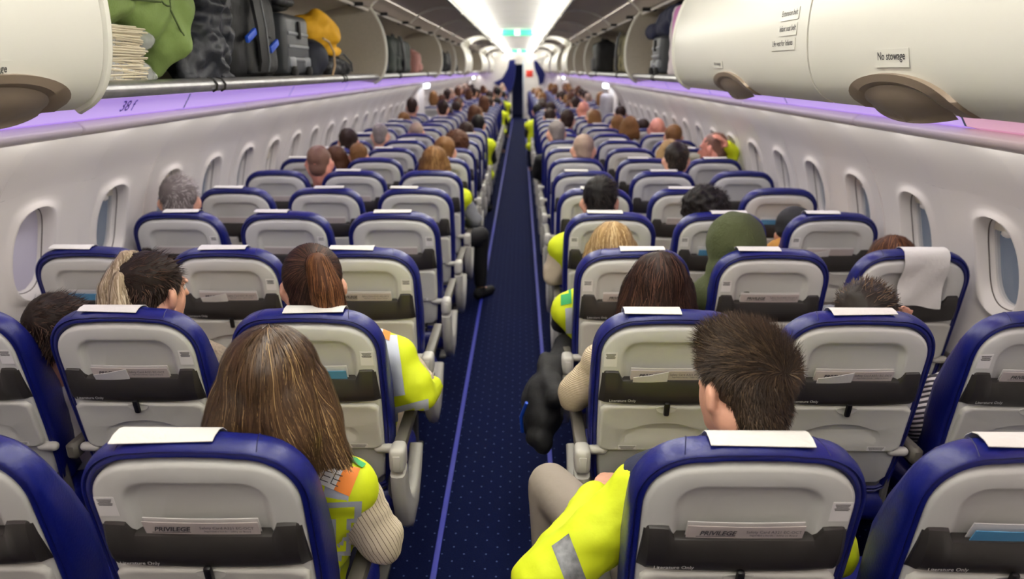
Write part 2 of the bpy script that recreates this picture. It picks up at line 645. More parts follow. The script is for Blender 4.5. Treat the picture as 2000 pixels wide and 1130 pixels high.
for side, nm in ((-1, 'wall_left'), (1, 'wall_right')):
    wroot = struct(empty(nm), 'white moulded cabin side wall with oval windows')
    pm = mesh('sidewall_panel', *join([tile(side, -HB), tile(side, HB)]), M_PANEL, angle=60)
    glass = mesh('window_pane', *oval_plate(side, 0.85, 0.050), M_GLASS, angle=60)
    sh_top = mesh('window_shade', *oval_plate(side, 0.86, 0.038, 0.66, 1.0), M_SHADE, angle=60)
    sh_half = mesh('window_shade', *oval_plate(side, 0.86, 0.038, 0.1, 1.0), M_SHADE, angle=60)
    sh_all = mesh('window_shade', *oval_plate(side, 0.86, 0.038, -1.0, 1.0), M_SHADE_L, angle=60)
    hp = wall_pt(side, 0, S_WIN + 0.108, 0.030)
    seal = mesh('window_seal', *tube([wall_pt(side, oval(0.118 * 0.90, 0.19 * 0.90, 2 * pi * q / 48)[0], S_WIN + oval(0.118 * 0.90, 0.19 * 0.90, 2 * pi * q / 48)[1], 0.0235) for q in range(49)], 0.0022, 5, False), mat('seal_grey', (96, 88, 78), 0.6))
    hand = mesh('shade_handle', *ball((0, 0, 0), (0.007, 0.030, 0.012), 2), M_PANEL)
    y0 = WIN0[side] + HB
    k = -4
    seam = mesh('panel_seam', *tube([wall_pt(side, 0, SL[-1] * i / 40, 0.0) + Vector((-side * 0.0205, 0, 0)) for i in range(41)], 0.0045, 6), M_RAIL)
    while True:
        yc = y0 + k * 4 * HB
        if yc > Y_FRONT - 0.4:
            break
        p = obj('sidewall_panel', pm, wroot, (0, yc, 0))
        obj('panel_seam', seam, wroot, (0, yc + 2 * HB, 0))
        for j, dy in enumerate((-HB, HB)):
            idx = k * 2 + j
            if any(abs(yc + dy - e) < 0.9 for e in EXITS):
                continue
            obj('window_pane', glass, p, (0, dy, 0))
            obj('window_seal', seal, p, (0, dy, 0))
            sm = sh_all if (side < 0 and idx == 0) else (sh_half if idx in (5, 8) else sh_top)
            s = obj('window_shade', sm, p, (0, dy, 0))
            if idx > 0 or side > 0:
                obj('shade_handle', hand, p, hp + Vector((0, dy, 0)))
        k += 1

# ------------------------------------------------------------------ ceiling vault, in panels
def strip_mesh(name, sec, y0, y1, m, thick=0.0, ny=1, angle=60):
    """extrude an open (x, z) section along y"""
    V, F = [], []
    n = len(sec)
    for j in range(ny + 1):
        y = y0 + (y1 - y0) * j / ny
        V += [Vector((x, y, z)) for x, z in sec]
    for j in range(ny):
        for i in range(n - 1):
            a = j * n + i
            F.append((a, a + 1, a + n + 1, a + n))
    return mesh(name, V, F, m, angle=angle)
croot = struct(empty('ceiling'), 'white vaulted cabin ceiling')
vault = [(-0.50, 2.33)] + [(x / 10 * 0.46, 2.345 + 0.055 * (1 - (x / 10) ** 2)) for x in range(-10, 11)] + [(0.50, 2.33)]
CP = 1.066
n_c = int((Y_FRONT - Y_REAR) / CP) + 1
vm = strip_mesh('ceiling_panel', vault, 0.004, CP - 0.004, M_CEIL)
cove = [(0.49, 2.335), (0.52, 2.40), (0.62, 2.455), (0.80, 2.47), (0.95, 2.42), (1.03, 2.33), (1.05, 2.20)]
cm_r = strip_mesh('cove_panel', cove, 0.003, CP - 0.003, M_CEIL)
cm_l = strip_mesh('cove_panel', [(-x, z) for x, z in cove], 0.003, CP - 0.003, M_CEIL)
gap = mesh('ceiling_joint', *tube([(x, 0, z + 0.004) for x, z in vault], 0.006, 6), mat('joint_grey', (168, 164, 158), 0.6))
for i in range(n_c):
    y = Y_REAR + i * CP
    obj('ceiling_panel', vm, croot, (0, y, 0))
    obj('cove_panel', cm_l, croot, (0, y, 0))
    obj('cove_panel', cm_r, croot, (0, y, 0))
    obj('ceiling_joint', gap, croot, (0, y, 0))

# ------------------------------------------------------------------ service channel panels under the bins, and the hand rail
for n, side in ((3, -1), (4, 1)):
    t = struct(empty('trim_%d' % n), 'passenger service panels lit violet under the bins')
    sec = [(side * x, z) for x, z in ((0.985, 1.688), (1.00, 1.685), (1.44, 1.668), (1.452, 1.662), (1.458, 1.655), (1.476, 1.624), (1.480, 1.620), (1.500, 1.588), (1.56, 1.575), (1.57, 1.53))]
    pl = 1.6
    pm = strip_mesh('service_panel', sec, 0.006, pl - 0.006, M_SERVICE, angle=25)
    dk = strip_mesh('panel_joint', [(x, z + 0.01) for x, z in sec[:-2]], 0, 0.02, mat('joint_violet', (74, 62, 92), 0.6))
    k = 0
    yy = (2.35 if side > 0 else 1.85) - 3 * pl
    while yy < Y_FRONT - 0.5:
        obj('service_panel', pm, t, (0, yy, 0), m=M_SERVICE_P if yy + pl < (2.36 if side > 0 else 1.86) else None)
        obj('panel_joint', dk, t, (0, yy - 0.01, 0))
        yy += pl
for n, side in ((5, -1), (6, 1)):
    t = struct(empty('trim_%d' % n), 'pale rounded hand rail under the overhead bins')
    seg = 1.6
    path = []
    sec = []
    for i in range(14):
        a = 2 * pi * i / 14
        sec.append((side * (1.512 + 0.036 * cos(a)), 1.556 + 0.026 * sin(a)))
    loops = []
    for y, k in ((0.004, 0.8), (0.010, 1), (seg - 0.010, 1), (seg - 0.004, 0.8)):
        loops.append([Vector((side * 1.515 + (x - side * 1.515) * k, y, 1.556 + (z - 1.556) * k)) for x, z in sec])
    rm = mesh('rail_segment', *loft(loops), M_RAIL, angle=50)
    yy = (3.1 if side > 0 else 2.6) - 3 * seg
    while yy < Y_FRONT - 0.5:
        obj('rail_segment', rm, t, (0, yy, 0))
        yy += seg

# row number print on the service panel above the first rows
q = at_x(248, 209, -1.479)
o = obj('row_number', text_mesh('38 f', 0.068, M_TEXT_PURPLE, bold=0.0004, shear=0.15), bpy.data.objects['trim_3'])
o.matrix_world = frame((0, 1, 0), (0.042, 0, 0.067), Vector((-1.476, q.y, 1.621)))

# ------------------------------------------------------------------ exit doors in the side walls
M_BUSTLE = mat('slide_cover', (150, 148, 150), 0.55, noise_amt=0.05, noise_scale=20)
M_LAMP = mat('exit_lamp', (240, 244, 255), 0.5, emit=(226, 236, 255), emit_s=5.0)
dn = 0
for ey in EXITS:
    for side in (-1, 1):
        dn += 1
        d = struct(empty('door_%d' % dn, (0, ey, 0)), 'cabin exit door with grey slide cover')
        xw = side * 1.70
        V, F = rbox(min(xw, xw - side * 0.09), max(xw, xw - side * 0.09), -0.44, 0.44, 0.02, 1.50, 0.04, 3)
        obj('door_panel', mesh('door_panel', V, F, M_PANEL), d)
        V, F = rbox(-0.085, 0.085, -0.36, 0.36, -0.35, 0.35, 0.08, 4)
        obj('slide_cover', mesh('slide_cover', V, F, M_BUSTLE), d, (side * 1.54, 0, 1.02 if side > 0 else 0.62))
        lo = obj('exit_lamp', mesh('exit_lamp', *rbox(-0.03, 0.03, -0.16, 0.16, -0.035, 0.035, 0.012, 2), M_LAMP), d, (side * 1.50, -0.1, 1.50))
        for sy in (-1, 1):
            sec = [(side * x, z) for x, z in SP]
            loops = []
            obj('door_frame', mesh('door_frame', *tube([(side * (x - 0.035), sy * 0.47, z) for x, z in SP[::4]], 0.03, 8), mat('door_frame_grey', (176, 170, 166), 0.5)), d)

# ------------------------------------------------------------------ the two ends of the cabin
wb = struct(obj('wall_back', mesh('wall_back', *rbox(-1.8, 1.8, Y_REAR - 0.06, Y_REAR, 0, 2.5, 0), M_PANEL, False)), 'white rear bulkhead behind the camera')
wf = struct(empty('wall_front'), 'forward bulkhead with a dark galley opening')
for x0, x1, nm in ((-1.80, -0.26, 'bulkhead_panel'), (0.16, 1.80, 'bulkhead_panel')):
    obj(nm, mesh(nm, *rbox(x0, x1, Y_FRONT - 0.05, Y_FRONT, 0, 2.5, 0.01), M_PANEL), wf)
obj('bulkhead_header', mesh('bulkhead_header', *rbox(-0.26, 0.16, Y_FRONT - 0.05, Y_FRONT, 1.95, 2.5, 0.01), M_PANEL), wf)
obj('galley_wall', mesh('galley_wall', *rbox(-1.5, 1.5, Y_FRONT + 2.1, Y_FRONT + 2.15, 0, 2.5, 0), mat('galley_dark', (44, 54, 104), 0.6)), wf)
obj('door_post', mesh('door_post', *rbox(0.145, 0.185, Y_FRONT - 0.10, Y_FRONT - 0.05, 0, 2.1, 0.008), mat('post_metal', (176, 190, 206), 0.3, metal=0.6)), wf)
sg = obj('warning_placard', mesh('warning_placard', *rbox(0.27, 0.52, Y_FRONT - 0.07, Y_FRONT - 0.05, 1.50, 1.74, 0.006), mat('placard_red', (206, 52, 34), 0.5)))
tag(sg, 'small red placard on the pale forward bulkhead right of the aisle', 'sign')
M_CURT = mat('curtain_navy', (20, 30, 104), 0.85, bump=0.1, bump_scale=60)
for x0, x1 in ((-0.50, -0.08), (0.48, 1.0)):
    obj('curtain_rod', mesh('curtain_rod', *join([tube([(x0, Y_FRONT - 0.22, 2.115), (x1, Y_FRONT - 0.22, 2.115)], 0.014, 8), tube([(x0, Y_FRONT - 0.22, 2.115), (x0, Y_FRONT - 0.04, 2.115)], 0.012, 8), tube([(x1, Y_FRONT - 0.22, 2.115), (x1, Y_FRONT - 0.04, 2.115)], 0.012, 8)]), M_ALU), wf)
def curtain(pts_l, pts_r, name, label):
    """gathered cloth between two edge polylines given top to bottom as (x, z)"""
    V, F = [], []
    nx, nz = 40, 16
    for j in range(nz + 1):
        t = j / nz
        a = Vector((interp([(i / (len(pts_l) - 1), p[0]) for i, p in enumerate(pts_l)], t), interp([(i / (len(pts_l) - 1), p[1]) for i, p in enumerate(pts_l)], t)))
        b = Vector((interp([(i / (len(pts_r) - 1), p[0]) for i, p in enumerate(pts_r)], t), interp([(i / (len(pts_r) - 1), p[1]) for i, p in enumerate(pts_r)], t)))
        for i in range(nx + 1):
            f = i / nx
            p = a + (b - a) * f
            V.append((p.x, Y_FRONT - 0.22 + 0.035 * sin(f * 2 * pi * 6 + t), p.y))
    for j in range(nz):
        for i in range(nx):
            q = j * (nx + 1) + i
            F.append((q, q + 1, q + nx + 2, q + nx + 1))
    o = obj(name, mesh(name, V, F, M_CURT))
    md = o.modifiers.new('thickness', 'SOLIDIFY'); md.thickness = 0.006
    return tag(o, label, 'curtain', 'forward galley curtains')
curtain([(-0.36, 2.10), (-0.42, 1.8), (-0.62, 1.45), (-0.95, 1.30)], [(-0.16, 2.12), (-0.12, 1.8), (-0.16, 1.4), (-0.3, 0.9)], 'galley_curtain', 'dark blue curtain tied back left of the forward galley opening')
curtain([(0.54, 2.08), (0.58, 1.8), (0.72, 1.5), (0.76, 1.2)], [(0.66, 2.08), (0.86, 1.8), (0.98, 1.6), (0.92, 1.3)], 'galley_curtain', 'dark blue curtain tied back right of the forward galley opening')

# ------------------------------------------------------------------ hanging exit signs in the ceiling
M_EXITG = mat('exit_green', (60, 200, 150), 0.4, emit=(70, 225, 165), emit_s=0.7)
M_EXITW = mat('exit_white', (250, 255, 250), 0.4, emit=(245, 255, 250), emit_s=1.0)
for i, (ey, lab) in enumerate(((12.4, 'nearest'), (24.5, 'middle'))):
    e = empty('exit_sign', (0.02, ey, 2.37))
    loops = []
    for z, k in ((0.03, 0.9), (0.0, 1.0), (-0.045, 0.92), (-0.07, 0.7)):
        loops.append([Vector((0.40 * k * cos(a), 0.09 * k * sin(a), z)) for a in [2 * pi * q / 32 for q in range(32)]])
    obj('housing', mesh('housing', *loft(loops), M_PANEL), e)
    obj('lit_face', mesh('lit_face', *rbox(-0.24, 0.24, -0.10, -0.075, -0.085, 0.01, 0.008), M_EXITG), e)
    obj('pictogram', mesh('pictogram', *rbox(-0.045, 0.045, -0.108, -0.098, -0.08, 0.005, 0.004), M_EXITW), e)
    tag(e, 'green lit exit sign under the ceiling over the aisle, %s' % ('the nearer one' if i == 0 else 'the far one'), 'sign', 'ceiling exit signs')
# ------------------------------------------------------------------ overhead bins
# door section (x, z) from the hinge down to the bottom lip
DOOR = _smooth_prof([(1.0, 2.19), (0.955, 2.13), (0.915, 2.05), (0.893, 1.95), (0.889, 1.87), (0.898, 1.79), (0.918, 1.73), (0.945, 1.692), (0.99, 1.668)], 2)
HINGE = Vector((1.0, 2.19))
OPEN_A = radians(99)

def door_mesh(side, L, opened):
    n = len(DOOR)
    def nrm(i):
        a, b = DOOR[max(0, i - 1)], DOOR[min(n - 1, i + 1)]
        tx, tz = b[0] - a[0], b[1] - a[1]
        l = math.hypot(tx, tz)
        return -tz / l, tx / l      # towards the outboard side
    outer = [Vector(p) for p in DOOR]
    inner = [Vector((p[0] - nrm(i)[0] * -0.016, p[1] - nrm(i)[1] * -0.016)) for i, p in enumerate(DOOR)]
    if nrm(n // 2)[0] < 0:
        inner = [Vector((p[0] + nrm(i)[0] * -0.016, p[1] + nrm(i)[1] * -0.016)) for i, p in enumerate(DOOR)]
    def rot(p):
        if not opened:
            return p
        d = p - HINGE
        c, s_ = cos(-OPEN_A), sin(-OPEN_A)
        return HINGE + Vector((d.x * c - d.y * s_, d.x * s_ + d.y * c))
    def skin(pts, flip):
        V, F = [], []
        ys = [0.006, 0.012, L / 2, L - 0.012, L - 0.006]
        for j, y in enumerate(ys):
            for p in pts:
                q = rot(p)
                V.append(Vector((side * q.x, y, q.y)))
        for j in range(len(ys) - 1):
            for i in range(n - 1):
                a = j * n + i
                F.append((a, a + 1, a + n + 1, a + n))
        return V, F
    # outer skin closed with the edge band
    V, F = skin(outer, False)
    Vi, Fi = skin(inner, True)
    nv = len(V)
    rows = 5
    edge = []
    for i in range(n - 1):
        edge.append((i, i + 1, nv + i + 1, nv + i))
        a = (rows - 1) * n + i
        edge.append((a, a + 1, nv + a + 1, nv + a))
    for j in range(rows - 1):
        for i in (0, n - 1):
            a = j * n + i
            edge.append((a, a + n, nv + a + n, nv + a))
    me = bpy.data.meshes.new('bin_door')
    me.from_pydata([tuple(v) for v in V + Vi], [], F + [tuple(i + nv for i in f) for f in Fi] + edge)
    me.materials.append(M_BIN)
    me.materials.append(M_DOOR_IN)
    for k, p in enumerate(me.polygons):
        p.material_index = 1 if len(F) <= k < len(F) + len(Fi) else 0
    return finish(me, True, 40)

def end_wall(side):
    """partition plate with a bright rounded rim"""
    poly = [Vector(p) + Vector((0.0, 0)) for p in DOOR] + [Vector((1.05, 1.675)), Vector((1.46, 1.70)), Vector((1.50, 1.85)), Vector((1.42, 2.10)), Vector((1.2, 2.22))]
    n = len(poly)
    V = [Vector((side * p.x, y, p.y)) for y in (-0.012, 0.012) for p in poly]
    F = [tuple(range(n)), tuple(range(2 * n - 1, n - 1, -1))] + [(i, (i + 1) % n, n + (i + 1) % n, n + i) for i in range(n)]
    return V, F

LATCH_N = 24
def latch(side, parent, yc):
    """bronze half-oval catch at the foot of a closed door"""
    def surf(y, z, off):
        # door surface x at height z
        x = interp(sorted([(p[1], p[0]) for p in DOOR]), z)
        return Vector((side * (x - off), y, z))
    def shape(k, w, h, zb):
        pts = []
        for i in range(LATCH_N + 1):
            t = i / LATCH_N
            a = pi * t
            yy = -w * cos(a) * k
            skew = 0.35
            zz = zb + h * k * (sin(a) ** 0.75)
            pts.append((yy + 0.0, zz))
        return pts
    w, h, zb = 0.24, 0.085, 1.668
    L0, L1, L2, L3 = [], [], [], []
    o = shape(1.0, w, h, zb)
    i_ = shape(0.74, w, h, zb - 0.004)
    f = [surf(yc + y, z, 0.000) for y, z in o]
    f2 = [surf(yc + y, z, 0.012) for y, z in shape(0.97, w, h, zb)]
    f3 = [surf(yc + y, z, 0.012) for y, z in shape(0.78, w, h, zb)]
    f4 = [surf(yc + y, z, 0.002) for y, z in i_]
    V, F = [], []
    m_ = LATCH_N + 1
    for ring in (f, f2, f3, f4):
        V += ring
    for r in range(3):
        for i in range(m_ - 1):
            a = r * m_ + i
            F.append((a, a + 1, a + m_ + 1, a + m_))
    lt = obj('latch_surround', mesh('latch_surround', V, F, M_LATCH, angle=30), parent)
    # paddle: bulging half oval that dips below the door
    V, F = [], []
    rings = 6
    for r in range(rings + 1):
        k = 0.74 * (1 - r / rings)
        bulge = 0.004 + 0.014 * (1 - (k / 0.74) ** 2)
        for i in range(m_):
            t = i / LATCH_N
            a = pi * t
            y = -w * cos(a) * k
            z = zb - 0.004 + h * k * (sin(a) ** 0.75)
            dip = -0.020 * (1 - (y / (w * 0.78)) ** 2) * (1 - min(1, (z - zb + 0.004) / (h * 0.5)))
            zz = z + max(-0.020, dip)
            p = surf(yc + y, max(z, 1.67), bulge)
            p.z = zz
            V.append(p)
    for r in range(rings):
        for i in range(m_ - 1):
            a = r * m_ + i
            F.append((a, a + 1, a + m_ + 1, a + m_))
    obj('latch_paddle', mesh('latch_paddle', V, F, M_LATCH2, angle=50), parent)

SHELF = [(0.985, 1.690), (0.962, 1.690), (0.948, 1.698), (0.945, 1.712), (0.955, 1.728), (0.975, 1.733), (1.00, 1.729), (1.03, 1.715)]
INNER = [(1.03, 1.715), (1.20, 1.705), (1.40, 1.705), (1.46, 1.74), (1.485, 1.85), (1.43, 2.06), (1.30, 2.16), (1.15, 2.20), (1.0, 2.20)]
BINS = {-1: [(-0.9, 0.96, 0), (0.96, 1.77, 0), (1.77, 3.32, 1), (3.32, 5.44, 1), (5.44, 7.35, 1), (7.35, 9.25, 1), (9.25, 11.2, 1), (11.2, 13.2, 1), (13.2, 15.0, 0), (15.0, 16.9, 1), (16.9, 18.8, 1), (18.8, 20.4, 0), (20.4, 22.2, 0), (22.2, 24.0, 1), (24.0, 25.8, 0), (25.8, 27.6, 0)],
        1: [(-0.9, 1.10, 0), (1.10, 2.15, 0), (2.15, 4.0, 0), (4.0, 5.84, 1), (5.84, 7.72, 1), (7.72, 9.6, 1), (9.6, 11.5, 1), (11.5, 13.3, 1), (13.3, 15.0, 0), (15.0, 16.9, 1), (16.9, 18.6, 0), (18.6, 20.4, 0), (20.4, 22.2, 1), (22.2, 24.0, 0), (24.0, 25.8, 0), (25.8, 27.6, 0)]}
PARTITION = {-1: (1.77, 5.44, 9.25, 11.2, 13.2, 15.0, 18.8), 1: (4.0, 5.84, 9.6, 11.5, 13.3, 15.0, 16.9)}
_dm = {}
BINROOT = {}
for side in (-1, 1):
    nm = 'left' if side < 0 else 'right'
    for bi, (y0, y1, opened) in enumerate(BINS[side]):
        L = y1 - y0
        b = empty('overhead_bin', (0, y0, 0))
        sec = [(side * x, z) for x, z in INNER]
        obj('bin_bucket', strip_mesh('bin_bucket', sec, 0, L, M_BIN_IN, angle=50), b)
        lip = obj('bin_lip', strip_mesh('bin_lip', [(side * x, z) for x, z in SHELF], 0, L, M_ALU, angle=50), b)
        if opened:
            for q in (-0.035, 0.035):
                obj('striker_slot', mesh('striker_slot', *tube([(side * (x - 0.001), L / 2 + q, z) for x, z in SHELF[1:6]], 0.005, 6), M_DARK), b)
            # hinge rod along the top of the mouth with bracket stubs
            obj('hinge_rod', mesh('hinge_rod', *tube([(side * 1.005, 0.02, 2.165), (side * 1.005, L - 0.02, 2.165)], 0.011, 8), M_RAIL), b)
            for f in (0.22, 0.78):
                obj('hinge_bracket', mesh('hinge_bracket', *rbox(min(side * 0.94, side * 1.04), max(side * 0.94, side * 1.04), L * f - 0.013, L * f + 0.013, 2.155, 2.180, 0.006), M_DARK), b)
        key = (side, round(L, 3), opened)
        if key not in _dm:
            _dm[key] = door_mesh(side, L, opened)
        dr = obj('bin_door', _dm[key], b)
        BINROOT[(side, bi)] = (dr, y0)
        if opened:
            # dark seal and end stops on the free edge of the raised door
            d = Vector((DOOR[-1][0], DOOR[-1][1])) - HINGE
            c, s_ = cos(-OPEN_A), sin(-OPEN_A)
            tip = HINGE + Vector((d.x * c - d.y * s_, d.x * s_ + d.y * c))
            obj('door_seal', mesh('door_seal', *tube([(side * tip.x, 0.02, tip.y - 0.006), (side * tip.x, L - 0.02, tip.y - 0.006)], 0.009, 6), M_DARK), dr)
            # moulded stiffening arch across the lining
            pth = []
            for p in DOOR[3:-1]:
                dd = Vector(p) + Vector((0.022, 0)) - HINGE
                r = HINGE + Vector((dd.x * c - dd.y * s_, dd.x * s_ + dd.y * c))
                pth.append((side * r.x, L - 0.05, r.y))
            obj('lining_rib', mesh('lining_rib', *tube(pth, 0.012, 8), M_BIN), dr)
        else:
            latch(side, dr, L / 2 + (0.07 if bi == 1 else -0.04))
        state = 'open' if opened else 'closed'
        tag(b, '%s overhead bin on the %s side, %s bin from the camera end' % (state, nm, ORD[bi]), 'overhead bin', 'overhead bins')
        if any(abs(y0 - p) < 0.02 for p in PARTITION[side]):
            e = obj('bin_divider', mesh('bin_divider', *end_wall(side), M_BIN_IN, angle=30), b, (0, 0.014, 0))
            rim = tube([(side * (p[0] + 0.004), 0, p[1]) for p in DOOR], 0.014, 8)
            obj('divider_rim', mesh('divider_rim', *rim, M_BIN), e)

# printed placards on the closed doors
def door_label(side, bi, px, py, s, size, w, h, small=None):
    """flat printed label lying on the door front"""
    p0 = at_x(px, py, side * 0.893)
    z, y = p0.z, p0.y
    tab = sorted([(p[1], p[0]) for p in DOOR])
    xs, x2 = interp(tab, z), interp(tab, z + 0.02)
    up = Vector((side * (x2 - xs), 0, 0.02)).normalized()
    run = Vector((0, -side, 0))
    n = run.cross(up)
    dr, y0 = BINROOT[(side, bi)]
    M = Matrix.Translation((0, -y0, 0)) @ frame(run, up, Vector((side * xs, y, z)) + n * 0.0016)
    V, F = rbox(-w / 2, w / 2, -h / 2, h / 2, -0.0006, 0.0006, 0.0)
    p = obj('door_placard', mesh('door_placard', V, F, M_BIN, False), dr)
    p.matrix_local = M
    t = obj('lettering', text_mesh(s, size, M_TEXT, bold=size * 0.012), p, (0, 0.10 * h, 0.0012))
    p['label'] = 'printed placard reading ' + s
    if small:
        obj('lettering', text_mesh(small, size * 0.3, M_TEXT, align='LEFT'), p, (-w * 0.42, -0.34 * h, 0.0012))
door_label(1, 1, 1735, 113, 'No stowage', 0.025, 0.150, 0.040)
door_label(1, 2, 1545, 28, 'Extension belt', 0.023, 0.150, 0.034)
door_label(1, 2, 1541, 58, 'Infant seat belt', 0.023, 0.150, 0.034)
door_label(1, 2, 1529, 87, 'Life vest for Infants', 0.023, 0.21, 0.034)
door_label(1, 2, 1398, 126, 'No stowage', 0.020, 0.15, 0.028)
door_label(-1, 1, -10, 138, 'No stowage', 0.021, 0.130, 0.040)
# ------------------------------------------------------------------ people
def Rz(a): return Matrix.Rotation(a, 3, 'Z')
def Rx(a): return Matrix.Rotation(a, 3, 'X')
def Ry(a): return Matrix.Rotation(a, 3, 'Y')

def head_soup(c, R, s=1.0):
    """cranium, face, jaw, nose, brow, lips and ears; face looks along +y of R"""
    P = lambda x, y, z: Vector(c) + R @ (Vector((x, y, z)) * s)
    E = lambda x, y, z, a, b, cc, M=None: ball(P(x, y, z), (a * s, b * s, cc * s), 3, R @ M if M else R)
    parts = [E(0, -0.015, 0.030, 0.076, 0.096, 0.086), E(0, 0.025, -0.030, 0.062, 0.070, 0.086), E(0, 0.042, -0.082, 0.045, 0.044, 0.034),
             capsule(P(0, 0.092, 0.012), 0.009 * s, P(0, 0.112, -0.024), 0.013 * s, 8), E(0, 0.078, 0.026, 0.054, 0.020, 0.013), E(0, 0.090, -0.060, 0.024, 0.012, 0.010),
             capsule(P(-0.03, -0.02, -0.05), 0.05 * s, P(0.03, -0.02, -0.05), 0.05 * s)]
    for q in (-1, 1):
        parts.append(E(q * 0.087, -0.010, -0.010, 0.0115, 0.024, 0.034, Rz(q * 0.6)))
        parts.append(E(q * 0.078, 0.000, -0.030, 0.008, 0.012, 0.015))
    return join(parts)

def hand_soup(wrist, d, palm_n, s=1.0, curl=0.5, side=1):
    """palm with four unequal bent fingers and a thumb leaving its side"""
    d = Vector(d).normalized()
    n = Vector(palm_n); n = (n - d * n.dot(d)).normalized()
    a = d.cross(n) * side
    w = Vector(wrist)
    parts = [capsule(w, 0.024 * s, w + d * 0.03 * s, 0.026 * s)]
    for i, (off, ln) in enumerate(((0.030, 0.070), (0.010, 0.079), (-0.010, 0.074), (-0.029, 0.058))):
        base = w + d * 0.085 * s + a * off * s
        parts.append(capsule(w + d * 0.02 * s + a * off * 0.7 * s, 0.014 * s, base, 0.0105 * s, 8))
        p, dd = base, d
        for q in range(3):
            dd = (dd + n * curl * (0.45 + 0.2 * q)).normalized()
            e = p + dd * ln * s * (0.45, 0.32, 0.26)[q]
            parts.append(capsule(p, (0.0095 - 0.001 * q) * s, e, (0.0088 - 0.001 * q) * s, 8))
            p = e
    t0 = w + d * 0.025 * s + a * 0.026 * s
    t1 = t0 + (d * 0.6 + a * 0.75 + n * 0.25).normalized() * 0.040 * s
    t2 = t1 + (d * 0.9 + a * 0.25 + n * 0.4).normalized() * 0.030 * s
    parts += [capsule(t0, 0.014 * s, t1, 0.011 * s, 8), capsule(t1, 0.0105 * s, t2, 0.0085 * s, 8)]
    return join(parts)

def strands(name, base_bvh, roots, flow, length, segs, width, m, hug=0.004, jitter=0.25, lift=0.0, seed=1, tip=0.25, tone_fn=None, droop=0.0, free_z=-1e9, free_len=0.035):
    """ribbons of hair growing from (point, normal) roots, combed by flow(p, n) -> direction"""
    rnd = random.Random(seed)
    V, F, T = [], [], []
    for (p0, n0) in roots:
        p, n = p0.copy(), n0.copy()
        L = (length(p0) if callable(length) else length) * rnd.uniform(0.7, 1.1)
        off = rnd.uniform(0.0, hug)
        jit = Vector((rnd.gauss(0, 1), rnd.gauss(0, 1), rnd.gauss(0, 1))) * jitter
        tone = tone_fn(p0, rnd) if tone_fn else rnd.random()
        base = len(V)
        step = L / segs
        d = (flow(p, n) + jit).normalized()
        ok = 0
        for k in range(segs + 1):
            f = k / segs
            side_v = d.cross(n)
            if side_v.length < 1e-6:
                side_v = Vector((1, 0, 0))
            side_v.normalize()
            wv = width * (1 - (1 - tip) * f ** 2) * 0.5
            q = p + n * (off + lift * f)
            V.append(q - side_v * wv); V.append(q + side_v * wv)
            T += [tone, tone]
            d2 = (flow(p, n) + jit * (1 - 0.4 * f) + Vector((0, 0, -droop * f)))
            if d2.length < 1e-6:
                d2 = d
            d = (d * 0.35 + d2.normalized() * 0.65).normalized()
            if p.z > free_z - free_len * (0.3 + 0.7 * tone):
                p = p + d * step
            else:
                p = p + d * 1e-5
            if base_bvh is not None and p.z > free_z:
                hit = base_bvh.find_nearest(p)
                if hit[0] is not None:
                    hp, hn = hit[0], hit[1]
                    if lift == 0.0:
                        p = hp
                    n = (n * 0.3 + hn * 0.7).normalized()
        for k in range(segs):
            a = base + 2 * k
            F.append((a, a + 1, a + 3, a + 2))
    me = bpy.data.meshes.new(name)
    me.from_pydata([tuple(v) for v in V], [], F)
    at = me.attributes.new('tone', 'FLOAT', 'POINT')
    at.data.foreach_set('value', T)
    me.materials.append(m)
    me.polygons.foreach_set('use_smooth', [True] * len(me.polygons))
    me.update()
    return me

def sample_surface(me, n, keep, seed=3):
    rnd = random.Random(seed)
    co = [v.co.copy() for v in me.vertices]
    tris = []
    acc = 0.0
    cum = []
    for p in me.polygons:
        vs = list(p.vertices)
        for i in range(1, len(vs) - 1):
            a, b, c = co[vs[0]], co[vs[i]], co[vs[i + 1]]
            ar = (b - a).cross(c - a).length
            acc += ar
            cum.append(acc)
            tris.append((a, b, c, p.normal.copy()))
    out = []
    import bisect
    tries = 0
    while len(out) < n and tries < n * 12:
        tries += 1
        t = tris[min(len(tris) - 1, bisect.bisect(cum, rnd.random() * acc))]
        u, v = rnd.random(), rnd.random()
        if u + v > 1:
            u, v = 1 - u, 1 - v
        p = t[0] + (t[1] - t[0]) * u + (t[2] - t[0]) * v
        if keep(p, t[3]):
            out.append((p, t[3]))
    return out

def set_tone(me, val=0.25):
    at = me.attributes.new('tone', 'FLOAT', 'POINT')
    at.data.foreach_set('value', [val] * len(me.vertices))
    return me

